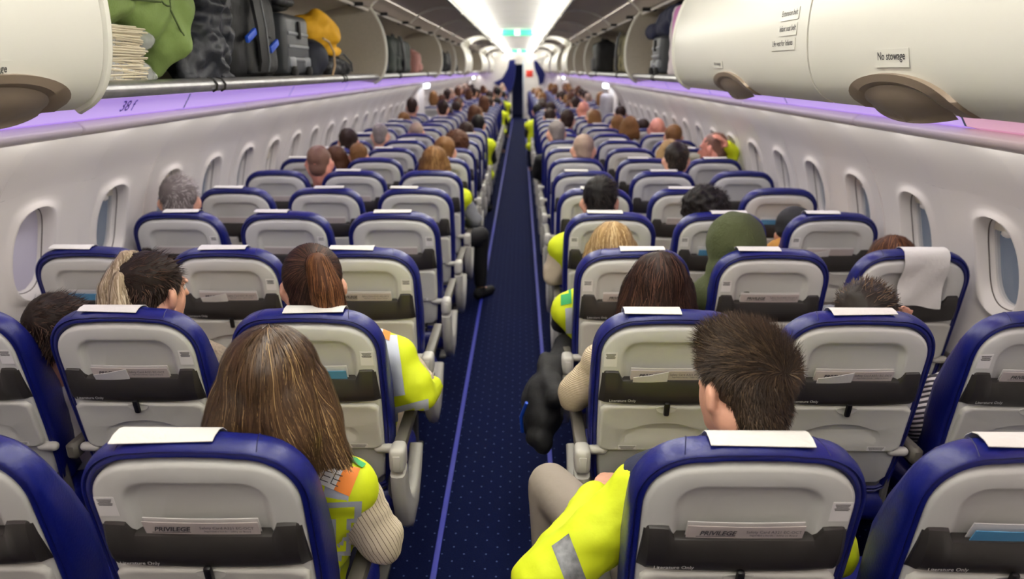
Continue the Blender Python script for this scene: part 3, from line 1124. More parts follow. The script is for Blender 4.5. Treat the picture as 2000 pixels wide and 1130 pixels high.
HAIR = {
    'highlight': ramp_mat('hair_highlighted', [(0.0, (38, 26, 17)), (0.45, (70, 50, 32)), (0.78, (112, 85, 55)), (1.0, (184, 152, 104))], 0.38),
    'brown_short': ramp_mat('hair_brown_short', [(0.0, (24, 18, 13)), (0.55, (50, 38, 28)), (1.0, (108, 86, 62))], 0.52, spec=0.25),
    'dark': ramp_mat('hair_dark', [(0.0, (28, 20, 16)), (0.6, (52, 38, 29)), (1.0, (92, 68, 52))], 0.58, spec=0.2),
    'darkbrown': ramp_mat('hair_dark_brown', [(0.0, (26, 15, 12)), (0.6, (50, 31, 24)), (1.0, (88, 58, 44))], 0.58, spec=0.22),
    'auburn': ramp_mat('hair_auburn', [(0.0, (46, 26, 16)), (0.5, (88, 54, 34)), (1.0, (142, 96, 60))], 0.58, spec=0.22),
    'blonde': ramp_mat('hair_blonde', [(0.0, (120, 92, 58)), (0.5, (182, 150, 102)), (1.0, (232, 208, 160))], 0.58, spec=0.22),
    'ash': ramp_mat('hair_ash_blonde', [(0.0, (112, 96, 76)), (0.5, (176, 158, 130)), (1.0, (226, 212, 186))], 0.58, spec=0.22),
    'honey': ramp_mat('hair_honey', [(0.0, (80, 52, 28)), (0.5, (132, 94, 54)), (1.0, (188, 146, 92))], 0.58, spec=0.22),
    'grey': ramp_mat('hair_grey', [(0.0, (84, 76, 74)), (0.5, (140, 132, 128)), (1.0, (200, 194, 190))], 0.58, spec=0.22),
    'shaved': ramp_mat('hair_cropped', [(0.0, (92, 66, 54)), (0.6, (128, 92, 76)), (1.0, (160, 122, 104))], 0.6),
    'greycrop': ramp_mat('hair_grey_cropped', [(0.0, (128, 104, 88)), (0.6, (170, 148, 132)), (1.0, (206, 192, 180))], 0.6),
    'black': ramp_mat('hair_black', [(0.0, (10, 8, 8)), (0.6, (24, 18, 16)), (1.0, (52, 38, 32))], 0.58, spec=0.22),
}

def seated(hc, hx_sx, ry, R, s=1.0, arms=None, legs=None, voxel=0.012, hands=True, cloth_m=None, cloth_name='sweater', trouser_m=None, skin=None, lean=0.0,
           label='', group='seated passengers', name='person', shoulder_drop=0.0, sh_w=0.140, bulky=1.0, sh_yaw=0.0):
    """one seated figure; hc head centre (world), hx_sx seat centre x, ry row y. Returns body object and useful joints (local)."""
    O = Vector((hx_sx, ry + 0.25, 0.0))
    c = Vector(hc) - O
    neck = c + R @ Vector((0, -0.025, -0.085)) * s
    nb = Vector((c.x * 0.80 + lean, min(c.y, 0.06) * 0.5 - 0.005, c.z - 0.205 * s))
    chest = Vector((nb.x * 0.85, 0.02, nb.z - 0.18))
    belly = Vector((nb.x * 0.5, 0.03, 0.66))
    pelvis = Vector((nb.x * 0.15, 0.0, 0.545))
    ax = Vector((cos(sh_yaw), sin(sh_yaw), 0))
    shl = nb - ax * sh_w + Vector((0, 0, -0.045 - shoulder_drop))
    shr = nb + ax * sh_w + Vector((0, 0, -0.045 - shoulder_drop))
    arms = arms or {}
    def arm(side):
        sh = shl if side < 0 else shr
        if side in arms:
            el, wr = Vector(arms[side][0]) - O, Vector(arms[side][1]) - O
        else:
            el = Vector((sh.x + side * 0.035, 0.06, 0.735))
            wr = Vector((pelvis.x + side * 0.07, 0.27, 0.625))
        return sh, el, wr
    legs = legs or {}
    def leg(side):
        hip = pelvis + Vector((side * 0.09, 0.02, -0.015))
        if side in legs:
            kn, an = Vector(legs[side][0]) - O, Vector(legs[side][1]) - O
        else:
            kn = Vector((pelvis.x + side * 0.105, 0.40, 0.535))
            an = Vector((pelvis.x + side * 0.105, 0.42, 0.085))
        return hip, kn, an
    body = [head_soup(c, R, s), capsule(neck, 0.053 * s, nb, 0.060 * s)]
    trunk = lambda g: [capsule(nb + Vector((0, 0, -0.02)), 0.062 + g, chest, 0.10 + g), ball(chest + Vector((0, 0, 0.02)), (0.135 + g, 0.105 + g, 0.17 + g), 3, Rz(sh_yaw)),
                       ball(belly, (0.140 + g, 0.115 + g, 0.16 + g), 3), ball(pelvis, (0.165 + g, 0.120 + g, 0.09 + g), 3),
                       capsule(shl, 0.048 + g, nb, 0.056 + g), capsule(shr, 0.048 + g, nb, 0.056 + g), capsule(shl, 0.050 + g, chest, 0.090 + g), capsule(shr, 0.050 + g, chest, 0.090 + g)]
    body += trunk(0)
    cl = trunk(0.012 * bulky)
    tr = [ball(pelvis + Vector((0, 0.0, -0.01)), (0.178, 0.130, 0.092), 3)]
    for side in (-1, 1):
        sh, el, wr = arm(side)
        body.append(chain([(sh, 0.045), (el, 0.036), (wr, 0.025)]))
        cl.append(chain([(sh, 0.048 + 0.010 * bulky), (el, 0.042 + 0.010 * bulky), (wr + (el - wr) * 0.06, 0.034 + 0.006 * bulky)]))
        if hands:
            dd = (wr - el).normalized()
            body.append(hand_soup(wr, dd, arms[side][2] if side in arms and len(arms[side]) > 2 else (0, 0, -1), 0.98 * s, arms[side][3] if side in arms and len(arms[side]) > 3 else 0.5, side))
        hip, kn, an = leg(side)
        body.append(chain([(hip, 0.078), (kn, 0.052), (an, 0.036)]))
        tr.append(chain([(hip, 0.094), (kn, 0.068), (an + Vector((0, 0, 0.05)), 0.052)], 14))
        fd = Vector((kn.x - hip.x, max(0.05, kn.y - hip.y), 0)).normalized()
        body.append(capsule(an + Vector((0, 0, -0.02)), 0.034, an + fd * 0.13 + Vector((0, 0, -0.045)), 0.028))
    me = remesh(name, join(body), voxel, skin or M_SKIN, 3)
    o = obj(name, me, loc=O)
    tag(o, label, 'person', group)
    if cloth_m:
        obj(cloth_name, remesh(cloth_name, join(cl), max(voxel, 0.012), cloth_m, 5, disp=(lambda q: 0.011 * noise.noise(Vector((q.x * 9, q.y * 9, q.z * 16))) + 0.004 * noise.noise(q * 34))), o)
    obj('trousers', remesh('trousers', join(tr), max(voxel, 0.014), trouser_m or M_NAVY, 5), o)
    for side in (-1, 1):
        hip, kn, an = leg(side)
        fd = Vector((kn.x - hip.x, max(0.05, kn.y - hip.y), 0)).normalized()
        sh_me = remesh('shoe', join([capsule(an + Vector((0, 0, -0.038)) - fd * 0.03, 0.044, an + fd * 0.15 + Vector((0, 0, -0.048)), 0.036), capsule(an, 0.042, an + Vector((0, 0, -0.03)), 0.044)]), 0.012, M_BLACK, 2)
        obj('shoe', sh_me, o)
    for q in (-1, 1):
        obj('eye', ME_EYE, o, c + R @ (Vector((q * 0.030, 0.0745, 0.004)) * s), scale=(s, s, s))
    J = dict(O=O, head=c, R=R, nb=nb, chest=chest, shl=shl, shr=shr, neck=neck, arm=arm, trunk=trunk, pelvis=pelvis, belly=belly)
    return o, J
ME_EYE = mesh('eye', *ball((0, 0, 0), 0.0105, 2), M_EYE)

def hair_cap(c, R, s=1.0, grow=0.010, extra=None, voxel=0.009, m=None, name='hair', noise_amp=0.0, noise_f=30.0, base_tone=0.3):
    """close cap over the cranium, clear of the face and ears"""
    P = lambda x, y, z: Vector(c) + R @ (Vector((x, y, z)) * s)
    g = grow
    parts = [ball(P(0, -0.022, 0.036), ((0.076 + g) * s, (0.090 + g) * s, (0.084 + g) * s), 3, R), ball(P(0, -0.060, -0.025), ((0.058 + g) * s, (0.040 + g) * s, (0.060 + g) * s), 3, R)]
    if extra:
        parts += extra(P, s)
    disp = None
    if noise_amp:
        disp = lambda p: noise_amp * noise.noise(p * noise_f)
    return set_tone(remesh(name, join(parts), voxel, m, 2, disp=disp), base_tone)

def vest_on(o, J, g=0.020, m=None, name='hi_vis_vest', voxel=0.013, low=0.60, extra=None):
    parts = J['trunk'](g)
    if extra:
        parts = parts + extra
    me = remesh(name, join(parts), voxel, m or M_HIVIS, 6, disp=(lambda q: 0.008 * noise.noise(Vector((q.x * 9, q.y * 9, q.z * 15)) + Vector((5, 1, 2)))))
    return obj(name, me, o)

def patch(parent, bvh, O, px, m, name, off=0.0022, n=8, thick=0.0):
    """small sewn patch lying on the garment: corners a, b, c, d are photo points whose view rays meet the cloth"""
    (a, b, c, d) = [Vector(p) for p in px]
    V, F = [], []
    for j in range(n + 1):
        for i in range(n + 1):
            u, v = i / n, j / n
            q = a * (1 - u) * (1 - v) + b * u * (1 - v) + c * u * v + d * (1 - u) * v
            dr = ray_dir(q.x, q.y)
            hit = bvh.ray_cast(CAM - O, dr)
            if hit[0] is None:
                V.append(None)
                continue
            hp, hn = hit[0], hit[1]
            if hn.dot(dr) > 0:
                hn = -hn
            V.append(hp + hn * off)
    for j in range(n):
        for i in range(n):
            q = j * (n + 1) + i
            if all(V[t] is not None for t in (q, q + 1, q + n + 2, q + n + 1)):
                F.append((q, q + 1, q + n + 2, q + n + 1))
    keep = sorted({t for f in F for t in f})
    if not keep:
        return None
    ix = {t: i for i, t in enumerate(keep)}
    return obj(name, mesh(name, [V[t] for t in keep], [tuple(ix[t] for t in f) for f in F], m, angle=80), parent)
# ------------------------------------------------------------------ the people near the camera
def cloth(name, rgb, b=0.2, bs=60):
    return mat(name, rgb, 0.85, bump=b, bump_scale=bs)
M_CREAM = cloth('cream_knit', (206, 190, 164), 0.5, 160)
M_CREAM_RIB = stripe_mat('cream_ribbed_knit', (206, 190, 162), (172, 154, 126), 60, 'Z', 0.35)
M_STRIPED = stripe_mat('cream_striped_knit', (214, 200, 178), (92, 76, 62), 30, 'X', 0.05, rot=(0, radians(20), radians(35)), wob=0.12)
M_TROUSER = cloth('beige_trousers', (142, 132, 122), 0.15, 40)
M_TAUPE = cloth('taupe_knit', (138, 124, 108), 0.6, 120)
M_OLIVE = cloth('olive_fleece', (62, 69, 36), 0.4, 120)
M_MUSTARD = cloth('mustard_jacket', (188, 134, 58), 0.3, 50)
M_GREYC = cloth('grey_shirt', (120, 122, 126))
M_MAROON = cloth('maroon_top', (84, 36, 40))
M_WHITEC = cloth('white_top', (220, 216, 210))
M_CHECK = stripe_mat('striped_sleeve', (206, 202, 200), (40, 38, 44), 22, 'Z', 0.45, rot=(0.4, 0.2, 0))
M_LBLUE = cloth('light_blue_shirt', (120, 142, 172))

def head_at(px, top, row, extra=0.13, dy=0.20):
    p = at_y(px, top, row_y(row) + dy)
    return p - Vector((0, 0, extra))

# ---- woman with long highlighted hair, front row left
Rw = Rz(radians(-6)) @ Rx(radians(-6))
hc = head_at(528, 645, 0, 0.128)
w0, J = seated(hc, SEATX['C'], row_y(0), Rw, arms={1: ((-0.238, 1.43, 0.705), (-0.34, 1.66, 0.655)), -1: ((-0.66, 1.50, 0.75), (-0.52, 1.68, 0.66))}, voxel=0.008, cloth_m=M_STRIPED,
               trouser_m=M_NAVY, label='woman with long highlighted brown hair and a yellow safety vest, nearest left aisle seat', lean=0.012, bulky=1.2)
O = J['O']
c = J['head']
def sleeve_stripes(m, a, e, n):
    # fine lines running down the sleeve: stripes by angle round the upper arm
    nt = m.node_tree
    N, L = nt.nodes, nt.links
    for l in list(nt.links):
        if l.to_socket.name in ('Base Color', 'Normal'):
            nt.links.remove(l)
    tc = N.new('ShaderNodeTexCoord'); mp = N.new('ShaderNodeMapping'); mp.vector_type = 'TEXTURE'
    mp.inputs['Location'].default_value = a
    mp.inputs['Rotation'].default_value = Vector((0, 0, 1)).rotation_difference((e - a).normalized()).to_euler()
    sp = N.new('ShaderNodeSeparateXYZ')
    at = N.new('ShaderNodeMath'); at.operation = 'ARCTAN2'
    mu = N.new('ShaderNodeMath'); mu.operation = 'MULTIPLY'; mu.inputs[1].default_value = n / (2 * pi)
    fr = N.new('ShaderNodeMath'); fr.operation = 'FRACT'
    lt_ = N.new('ShaderNodeMath'); lt_.operation = 'LESS_THAN'; lt_.inputs[1].default_value = 0.13
    mx = N.new('ShaderNodeMix'); mx.data_type = 'RGBA'
    mx.inputs[6].default_value = (*lin((214, 200, 178)), 1); mx.inputs[7].default_value = (*lin((104, 86, 70)), 1)
    L.new(tc.outputs['Object'], mp.inputs['Vector']); L.new(mp.outputs['Vector'], sp.inputs[0])
    L.new(sp.outputs[1], at.inputs[0]); L.new(sp.outputs[0], at.inputs[1]); L.new(at.outputs[0], mu.inputs[0])
    L.new(mu.outputs[0], fr.inputs[0]); L.new(fr.outputs[0], lt_.inputs[0]); L.new(lt_.outputs[0], mx.inputs[0])
    L.new(mx.outputs[2], N['Principled BSDF'].inputs['Base Color'])
sleeve_stripes(M_STRIPED, J['shr'], J['arm'](1)[1], 34)
def long_hair(P, s):
    out = [ball(P(0, -0.055, -0.025), (0.104, 0.068, 0.110), 3, Rw)]
    for q in (-1, 1):
        out.append(chain([(P(q * 0.070, -0.01, 0.02), 0.040), (P(q * 0.094, -0.015, -0.06), 0.044), (P(q * 0.102, -0.02, -0.105), 0.038)]))
        out.append(chain([(P(q * 0.050, -0.06, 0.0), 0.050), (P(q * 0.070, -0.065, -0.07), 0.050), (P(q * 0.085, -0.05, -0.115), 0.034)]))
    out.append(chain([(P(0.095, -0.03, -0.06), 0.044), (P(0.118, -0.034, -0.115), 0.036), (P(0.150, -0.038, -0.140), 0.016)]))
    out.append(chain([(P(0.03, -0.07, -0.08), 0.05), (P(0.05, -0.065, -0.125), 0.034)]))
    return out
cap = hair_cap(c, Rw, 1.0, 0.014, long_hair, 0.008, HAIR['highlight'])
hair = obj('hair', cap, w0)
bv = bvh_of(cap)
def flow_long(p, n):
    r = p - c
    v = Vector((r.x * 2.2, r.y * 1.2 - 0.03, -0.16 - max(0, 0.05 - r.z) * 1.5))
    if r.z < -0.12:
        v += Vector((0.05 if r.x > 0.05 else 0, 0, 0))
    v = v - n * v.dot(n)
    return v.normalized() if v.length > 1e-5 else Vector((0, -1, 0))
roots = sample_surface(cap, 9000, lambda p, n: (p - c).z > -0.10 and (p - c).y < 0.075, 5)
def tone_w(p, r):
    k = noise.noise(Vector((p.x * 55, p.y * 20, p.z * 6))) * 0.5 + 0.5
    t = 0.15 + 0.50 * k + 0.18 * r.random()
    k2 = noise.noise(Vector((p.x * 70 + 9, p.y * 30, p.z * 4)))
    if k2 > (0.18 if (p - c).x > 0.0 else 0.34) and r.random() < 0.45:
        t = r.uniform(0.72, 1.0)
    return t
obj('hair_strands', strands('hair_strands', bv, roots, flow_long, 0.24, 14, 0.0014, HAIR['highlight'], 0.010, 0.10, seed=11, tone_fn=tone_w, free_z=c.z - 0.105), hair)['kind'] = 'stuff'
roots = sample_surface(cap, 1500, lambda p, n: (p - c).z > -0.08 and (p - c).y < 0.06, 15)
obj('loose_strands', strands('loose_strands', bv, roots, flow_long, 0.27, 16, 0.0011, HAIR['highlight'], 0.012, 0.13, seed=12, tone_fn=tone_w, free_z=c.z - 0.10), hair)['kind'] = 'stuff'
v0 = vest_on(w0, J, 0.022, voxel=0.010)
vb = bvh_of(v0.data)
def bil(q, u, v):
    a, b, cc, d = [Vector(t) for t in q]
    return a * (1 - u) * (1 - v) + b * u * (1 - v) + cc * u * v + d * (1 - u) * v
def sub(q, u0, v0_, u1, v1):
    return [bil(q, u0, v0_), bil(q, u1, v0_), bil(q, u1, v1), bil(q, u0, v1)]
patch(v0, vb, O, [(636, 940), (684, 945), (660, 1140), (606, 1140)], M_SILVER, 'reflective_band', 0.0018)
patch(v0, vb, O, [(624, 980), (706, 977), (700, 1084), (630, 1082)], M_SILVER, 'reflective_square', 0.0030)
lt = patch(v0, vb, O, [(640, 989), (692, 987), (691, 1009), (641, 1011)], M_HIVIS, 'letter_bar', 0.0042)
patch(v0, vb, O, [(657, 1009), (677, 1008), (673, 1074), (654, 1075)], M_HIVIS, 'letter_stem', 0.0042)
flag = [(628, 897), (703, 916), (682, 968), (604, 935)]
for u0, u1, m_ in ((0, 0.14, M_GREEN), (0.14, 0.62, M_PATCHW), (0.62, 1.0, M_ORANGE)):
    patch(v0, vb, O, sub(flag, u0, 0, u1, 1), m_, 'flag_patch', 0.0040)
for u0 in (0.22, 0.48):
    for uu in (u0, u0 + 0.22):
        pass
    patch(v0, vb, O, sub(flag, u0, 0.15, u0 + 0.02, 0.85), M_TEXT, 'letter_outline', 0.0052, 4)
    for vv in (0.15, 0.42, 0.62, 0.82):
        patch(v0, vb, O, sub(flag, u0, vv, u0 + 0.20, vv + 0.035), M_TEXT, 'letter_outline', 0.0052, 4)
patch(v0, vb, O, [(672, 893), (694, 896), (713, 908), (706, 915)], M_GREEN, 'shoulder_patch', 0.0046, 4)

# ---- man in the yellow jacket, front row right, head turned to his left
Rm = Rz(radians(27)) @ Rx(radians(-8)) @ Ry(radians(3))
hc = head_at(1458, 640, 0, 0.128)
m0, J = seated(hc, SEATX['D'], row_y(0), Rm, s=1.03, arms={-1: ((0.135, 1.30, 0.70), (0.285, 1.60, 0.715), (0.2, 0.2, -1), 0.5), 1: ((0.80, 1.42, 0.70), (0.66, 1.64, 0.66))},
               legs={-1: ((0.175, 1.86, 0.585), (0.19, 1.80, 0.085))}, voxel=0.008, cloth_m=M_HIVIS, cloth_name='hi_vis_jacket', trouser_m=M_TROUSER,
               label='man with short dark brown hair in a yellow jacket, nearest right aisle seat', sh_w=0.175, bulky=2.6, shoulder_drop=0.02)
O = J['O']; c = J['head']
def quiff(P, s):
    return [ball(P(0, 0.035, 0.085), (0.062, 0.050, 0.034), 3, Rm), ball(P(0, -0.045, 0.03), (0.080, 0.074, 0.080), 3, Rm)]
cap = hair_cap(c, Rm, 1.03, 0.009, quiff, 0.008, HAIR['brown_short'])
hair = obj('hair', cap, m0)
inv = Rm.inverted()
def flow_m(p, n):
    r = inv @ (p - c)
    k = smoothstep(-0.02, 0.07, r.z)
    loc = inv @ n
    fr = smoothstep(-0.03, 0.06, r.y)
    v = loc * (0.10 + 0.22 * k + 0.25 * k * fr) + Vector((0.05, -0.15 * (1 - k) + 0.30 * k, 0.35 * k * fr - 0.8 * (1 - k)))
    sw = Vector((-r.z, 0, r.x)) * 1.0          # slight whorl
    return (Rm @ (v + sw)).normalized()
roots = sample_surface(cap, 12000, lambda p, n: (inv @ (p - c)).y < 0.078 and not (abs((inv @ (p - c)).x) > 0.062 and (inv @ (p - c)).z < 0.008 and (inv @ (p - c)).y > -0.034), 8)
obj('hair_strands', strands('hair_strands', None, roots, flow_m, lambda p: 0.014 + 0.022 * smoothstep(0.0, 0.09, (inv @ (p - c)).z),4, 0.0014, HAIR['brown_short'], 0.0, 0.22, seed=21, tip=0.15, droop=0.1, tone_fn=lambda p, r: 0.25 + 0.35 * (noise.noise(p * 40) * 0.5 + 0.5) + 0.4 * r.random() ** 2), hair)['kind'] = 'stuff'
jk = [ch for ch in m0.children if ch.name.startswith('hi_vis_jacket')][0]
jb = bvh_of(jk.data)
patch(jk, jb, O, [(1112, 1042), (1078, 1066), (1106, 1140), (1148, 1140)], M_SILVER_D, 'reflective_band', 0.002)
# navy yoke on the shoulders
sh_parts = [capsule(J['shl'] + Vector((0.02, 0, 0.012)), 0.092, J['nb'], 0.088), capsule(J['shr'] + Vector((-0.02, 0, 0.012)), 0.092, J['nb'], 0.088), capsule(J['nb'], 0.085, J['nb'] + Vector((0, 0, 0.045)), 0.068)]
obj('jacket_yoke', remesh('jacket_yoke', join(sh_parts), 0.012, M_NAVY, 4), m0)

# ---- second row, left aisle: ponytail and vest
R1 = Rz(radians(12)) @ Rx(radians(-8))
hc = head_at(606, 480, 1, 0.125)
p, J = seated(hc, SEATX['C'], row_y(1), R1, arms={1: ((-0.235, 2.16, 0.76), (-0.34, 2.40, 0.66))}, voxel=0.010, cloth_m=M_CREAM, trouser_m=M_CREAM,
              label='woman with auburn ponytail and yellow vest in second-row left aisle seat', lean=0.095, bulky=1.2)
O = J['O']; c = J['head']
cap = hair_cap(c, R1, 1.0, 0.012, lambda P, s: [ball(P(0.01, -0.09, 0.075), (0.035, 0.03, 0.03), 2, R1)], 0.009, HAIR['darkbrown'])
hair = obj('hair', cap, p)
inv1 = R1.inverted()
knot = c + R1 @ Vector((0.015, -0.112, 0.078))
def flow_tail(p_, n):
    v = knot - p_
    v = v - n * v.dot(n)
    return v.normalized() if v.length > 1e-5 else Vector((0, 0, 1))
obj('hair_strands', strands('hair_strands', bvh_of(cap), sample_surface(cap, 2200, lambda q, n: (R1.inverted() @ (q - c)).y < 0.06, 3), flow_tail, 0.11, 8, 0.0022, HAIR['darkbrown'], 0.004, 0.08, seed=5), hair)['kind'] = 'stuff'
tail = remesh('ponytail', chain([(knot, 0.026), (knot + Vector((0.02, -0.035, 0.012)), 0.034), (knot + Vector((0.042, -0.045, -0.06)), 0.046), (knot + Vector((0.05, -0.035, -0.15)), 0.046), (knot + Vector((0.052, -0.015, -0.24)), 0.028)], 14), 0.008, HAIR['auburn'], 3)
set_tone(tail, 0.4)
tl_o = obj('ponytail', tail, p)
def flow_down(p_, n):
    v = Vector((0.06, -0.02, -1)); v = v - n * v.dot(n)
    return v.normalized()
obj('hair_strands', strands('hair_strands', bvh_of(tail), sample_surface(tail, 1500, lambda q, n: True, 4), flow_down, 0.16, 8, 0.0020, HAIR['auburn'], 0.005, 0.08, seed=6), tl_o)['kind'] = 'stuff'
v1 = vest_on(p, J, 0.028, extra=[capsule(J['shr'], 0.062, Vector((-0.25, 2.09, 0.80)) - O, 0.062), capsule(J['chest'] + Vector((0.08, 0, 0)), 0.075, Vector((-0.235, 2.10, 0.765)) - O, 0.055), capsule(Vector((-0.225, 2.08, 0.76)) - O, 0.045, Vector((-0.205, 2.18, 0.755)) - O, 0.040)])
vb = bvh_of(v1.data)
patch(v1, vb, O, [(738, 655), (775, 655), (792, 770), (756, 775)], M_SILVER, 'reflective_band', 0.003)
patch(v1, vb, O, [(766, 795), (836, 778), (838, 818), (768, 842)], M_SILVER, 'reflective_band', 0.003)
patch(v1, vb, O, [(722, 622), (748, 628), (746, 660), (724, 655)], M_PATCHW, 'flag_patch', 0.004)
patch(v1, vb, O, [(748, 628), (764, 634), (760, 666), (746, 660)], M_ORANGE, 'flag_patch', 0.004)

# ---- generic seated passenger with a chosen head of hair
def passenger(px, top, row, col, style, hcol, cloth_m, label, yaw=0, pitch=-6, roll=0, s=1.0, skin=None, vest=False, voxel=0.014, arms=None, legs=None, hands=None, bulky=1.0, trousers=None, n_str=0, lean=0.0, dy=0.20):
    R = Rz(radians(yaw)) @ Rx(radians(pitch)) @ Ry(radians(roll))
    hc = head_at(px, top, row, 0.125 * s, dy)
    o, J = seated(hc, SEATX[col], row_y(row), R, s=s, voxel=voxel, cloth_m=cloth_m, skin=skin, label=label, arms=arms, legs=legs,
                  hands=(row < 4) if hands is None else hands, bulky=bulky, trouser_m=trousers, lean=lean, cloth_name='top')
    c = J['head']
    inv_ = R.inverted()
    m = HAIR[hcol] if hcol else None
    h = None
    if style in ('short', 'crop', 'curly', 'bob', 'long', 'tail'):
        extra = None
        g, na, nf = 0.010, 0.005, 40
        if style == 'crop':
            g = 0.003
        if style == 'curly':
            g, na, nf = 0.034, 0.016, 46
            extra = lambda P, s_: [ball(P(0, -0.03, 0.05), (0.115, 0.115, 0.098), 3, R), ball(P(0, -0.06, -0.03), (0.105, 0.07, 0.075), 3, R)]
        if style == 'bob':
            extra = lambda P, s_: [ball(P(0, -0.045, -0.03), (0.094, 0.064, 0.115), 3, R)] + [chain([(P(q * 0.07, -0.01, 0.02), 0.036), (P(q * 0.088, -0.01, -0.10), 0.036)]) for q in (-1, 1)]
        if style == 'long':
            extra = lambda P, s_: [ball(P(0, -0.050, -0.05), (0.098, 0.062, 0.130), 3, R)] + [chain([(P(q * 0.07, -0.01, 0.02), 0.038), (P(q * 0.090, -0.02, -0.12), 0.042), (P(q * 0.09, -0.03, -0.24), 0.035)]) for q in (-1, 1)]
        if style == 'tail':
            extra = lambda P, s_: [ball(P(0, -0.10, 0.06), (0.04, 0.035, 0.035), 2, R)]
        cap = hair_cap(c, R, s, g, extra, 0.010 if row < 4 else 0.013, m, noise_amp=na, noise_f=nf, base_tone=0.12 if (style == 'short' and n_str) else 0.3)
        h = obj('hair', cap, o)
        if n_str:
            bv_ = bvh_of(cap)
            if style in ('bob', 'long'):
                def fl(p_, n):
                    r = p_ - c
                    v = Vector((r.x * 2.0, r.y * 1.2 - 0.03, -0.16)); v = v - n * v.dot(n)
                    return v.normalized() if v.length > 1e-5 else Vector((0, -1, 0))
                st = strands('hair_strands', bv_, sample_surface(cap, n_str, lambda q, n: (inv_ @ (q - c)).y < 0.075, 4), fl, 0.2, 9, 0.0022, m, 0.006, 0.12, seed=row * 7 + 1)
            else:
                def fl(p_, n):
                    r = inv_ @ (p_ - c)
                    k = smoothstep(-0.02, 0.08, r.z)
                    return (R @ ((inv_ @ n) * (0.12 + 0.10 * k) + Vector((0.25 * k, -0.5 * (1 - k) + 0.25, -0.6 * (1 - k))))).normalized()
                st = strands('hair_strands', None, sample_surface(cap, n_str, lambda q, n: (inv_ @ (q - c)).y < 0.075, 4), fl, 0.026 if style != 'crop' else 0.008, 3, 0.0020, m, 0.0, 0.28, seed=row * 7 + 2, tip=0.2)
            obj('hair_strands', st, h)['kind'] = 'stuff'
    if vest:
        vest_on(o, J, 0.030)
    return o, J, R

# second row
p, J, R = passenger(292, 492, 1, 'B', 'short', 'dark', M_TAUPE, 'woman with dark crown and blonde lengths in second-row left middle seat', yaw=-24, n_str=1800, bulky=1.8, voxel=0.008)
c = J['head']; PP = lambda x, y, z: c + R @ Vector((x, y, z))
lens = remesh('blonde_lengths', join([chain([(PP(-0.055, -0.03, 0.105), 0.024), (PP(-0.092, -0.060, 0.03), 0.034), (PP(-0.10, -0.07, -0.08), 0.042), (PP(-0.09, -0.065, -0.20), 0.038)]),
                                      chain([(PP(-0.03, -0.07, 0.112), 0.024), (PP(-0.052, -0.112, 0.02), 0.034), (PP(-0.055, -0.112, -0.10), 0.042), (PP(-0.03, -0.10, -0.2), 0.038)]),
                                      chain([(PP(-0.002, -0.115, 0.06), 0.018), (PP(0.0, -0.120, -0.02), 0.030), (PP(0.012, -0.112, -0.10), 0.036), (PP(0.04, -0.09, -0.2), 0.036)])]), 0.008, HAIR['ash'], 3)
set_tone(lens, 0.35)
lo = obj('blonde_lengths', lens, p)
obj('hair_strands', strands('hair_strands', bvh_of(lens), sample_surface(lens, 2200, lambda q, n: True, 4), flow_down, 0.13, 8, 0.0022, HAIR['ash'], 0.006, 0.14, seed=9), lo)['kind'] = 'stuff'
passenger(104, 572, 1, 'A', 'short', 'dark', M_WHITEC, 'child with tousled dark hair in second-row left window seat', yaw=-12, roll=10, s=0.97, n_str=2600, voxel=0.010)
passenger(1288, 492, 1, 'D', 'long', 'darkbrown', M_CREAM_RIB, 'woman with long dark brown hair and ribbed cream sleeve, second-row right aisle seat', yaw=-3, n_str=2800, voxel=0.010, bulky=1.5,
          arms={-1: ((0.262, 2.16, 0.735), (0.40, 2.40, 0.66))}, lean=-0.02)
passenger(1692, 550, 1, 'E', 'short', 'brown_short', M_GREYC, 'child with side-parted brown hair in second-row right middle seat', n_str=2200, s=0.97, voxel=0.010)
passenger(1930, 640, 1, 'F', 'short', 'dark', M_CHECK, 'child in striped sleeves raising a hand in second-row right window seat', s=0.88, voxel=0.008,
          arms={-1: ((1.405, 2.20, 0.70), (1.40, 2.30, 0.865), (0, -1, 0), 0.9)})
# third row
p, J, R = passenger(1196, 434, 2, 'D', 'bob', 'blonde', M_BLACK, 'blonde woman in a yellow vest, third-row right aisle seat', n_str=2200, vest=True, lean=-0.04,
          arms={-1: ((0.262, 2.92, 0.72), (0.40, 3.16, 0.66))})
vv = [ch for ch in p.children if ch.name.startswith('hi_vis_vest')][0]
vb = bvh_of(vv.data)
patch(vv, vb, J['O'], [(1096, 570), (1116, 566), (1117, 592), (1096, 597)], M_GREEN, 'green_patch', 0.004, 4)
patch(vv, vb, J['O'], [(1104, 602), (1118, 600), (1118, 650), (1106, 650)], M_SILVER, 'reflective_band', 0.003, 4)
p, J, R = passenger(1440, 430, 2, 'E', 'none', None, M_OLIVE, 'person in an olive green hooded top in third-row right middle seat', roll=-8, bulky=3.0, lean=-0.06)
c = J['head']; PP = lambda x, y, z: c + R @ Vector((x, y, z))
hood = remesh('hood', join([ball(PP(0, -0.03, 0.03), (0.118, 0.125, 0.135), 3, R), ball(PP(0, -0.05, -0.08), (0.135, 0.115, 0.12), 3, R), chain([(PP(0, -0.04, -0.12), 0.12), (J['nb'] + Vector((0, -0.02, -0.03)), 0.125)]),
                            ball(PP(-0.05, -0.02, -0.17), (0.15, 0.11, 0.11), 3, R)]), 0.012, M_OLIVE, 4, disp=lambda q: 0.006 * noise.noise(q * 18))
obj('hood', hood, p)
passenger(1745, 460, 2, 'F', 'bob', 'auburn', M_GREYC, 'passenger with auburn hair in third-row right window seat, behind the hanging paper', n_str=1200)
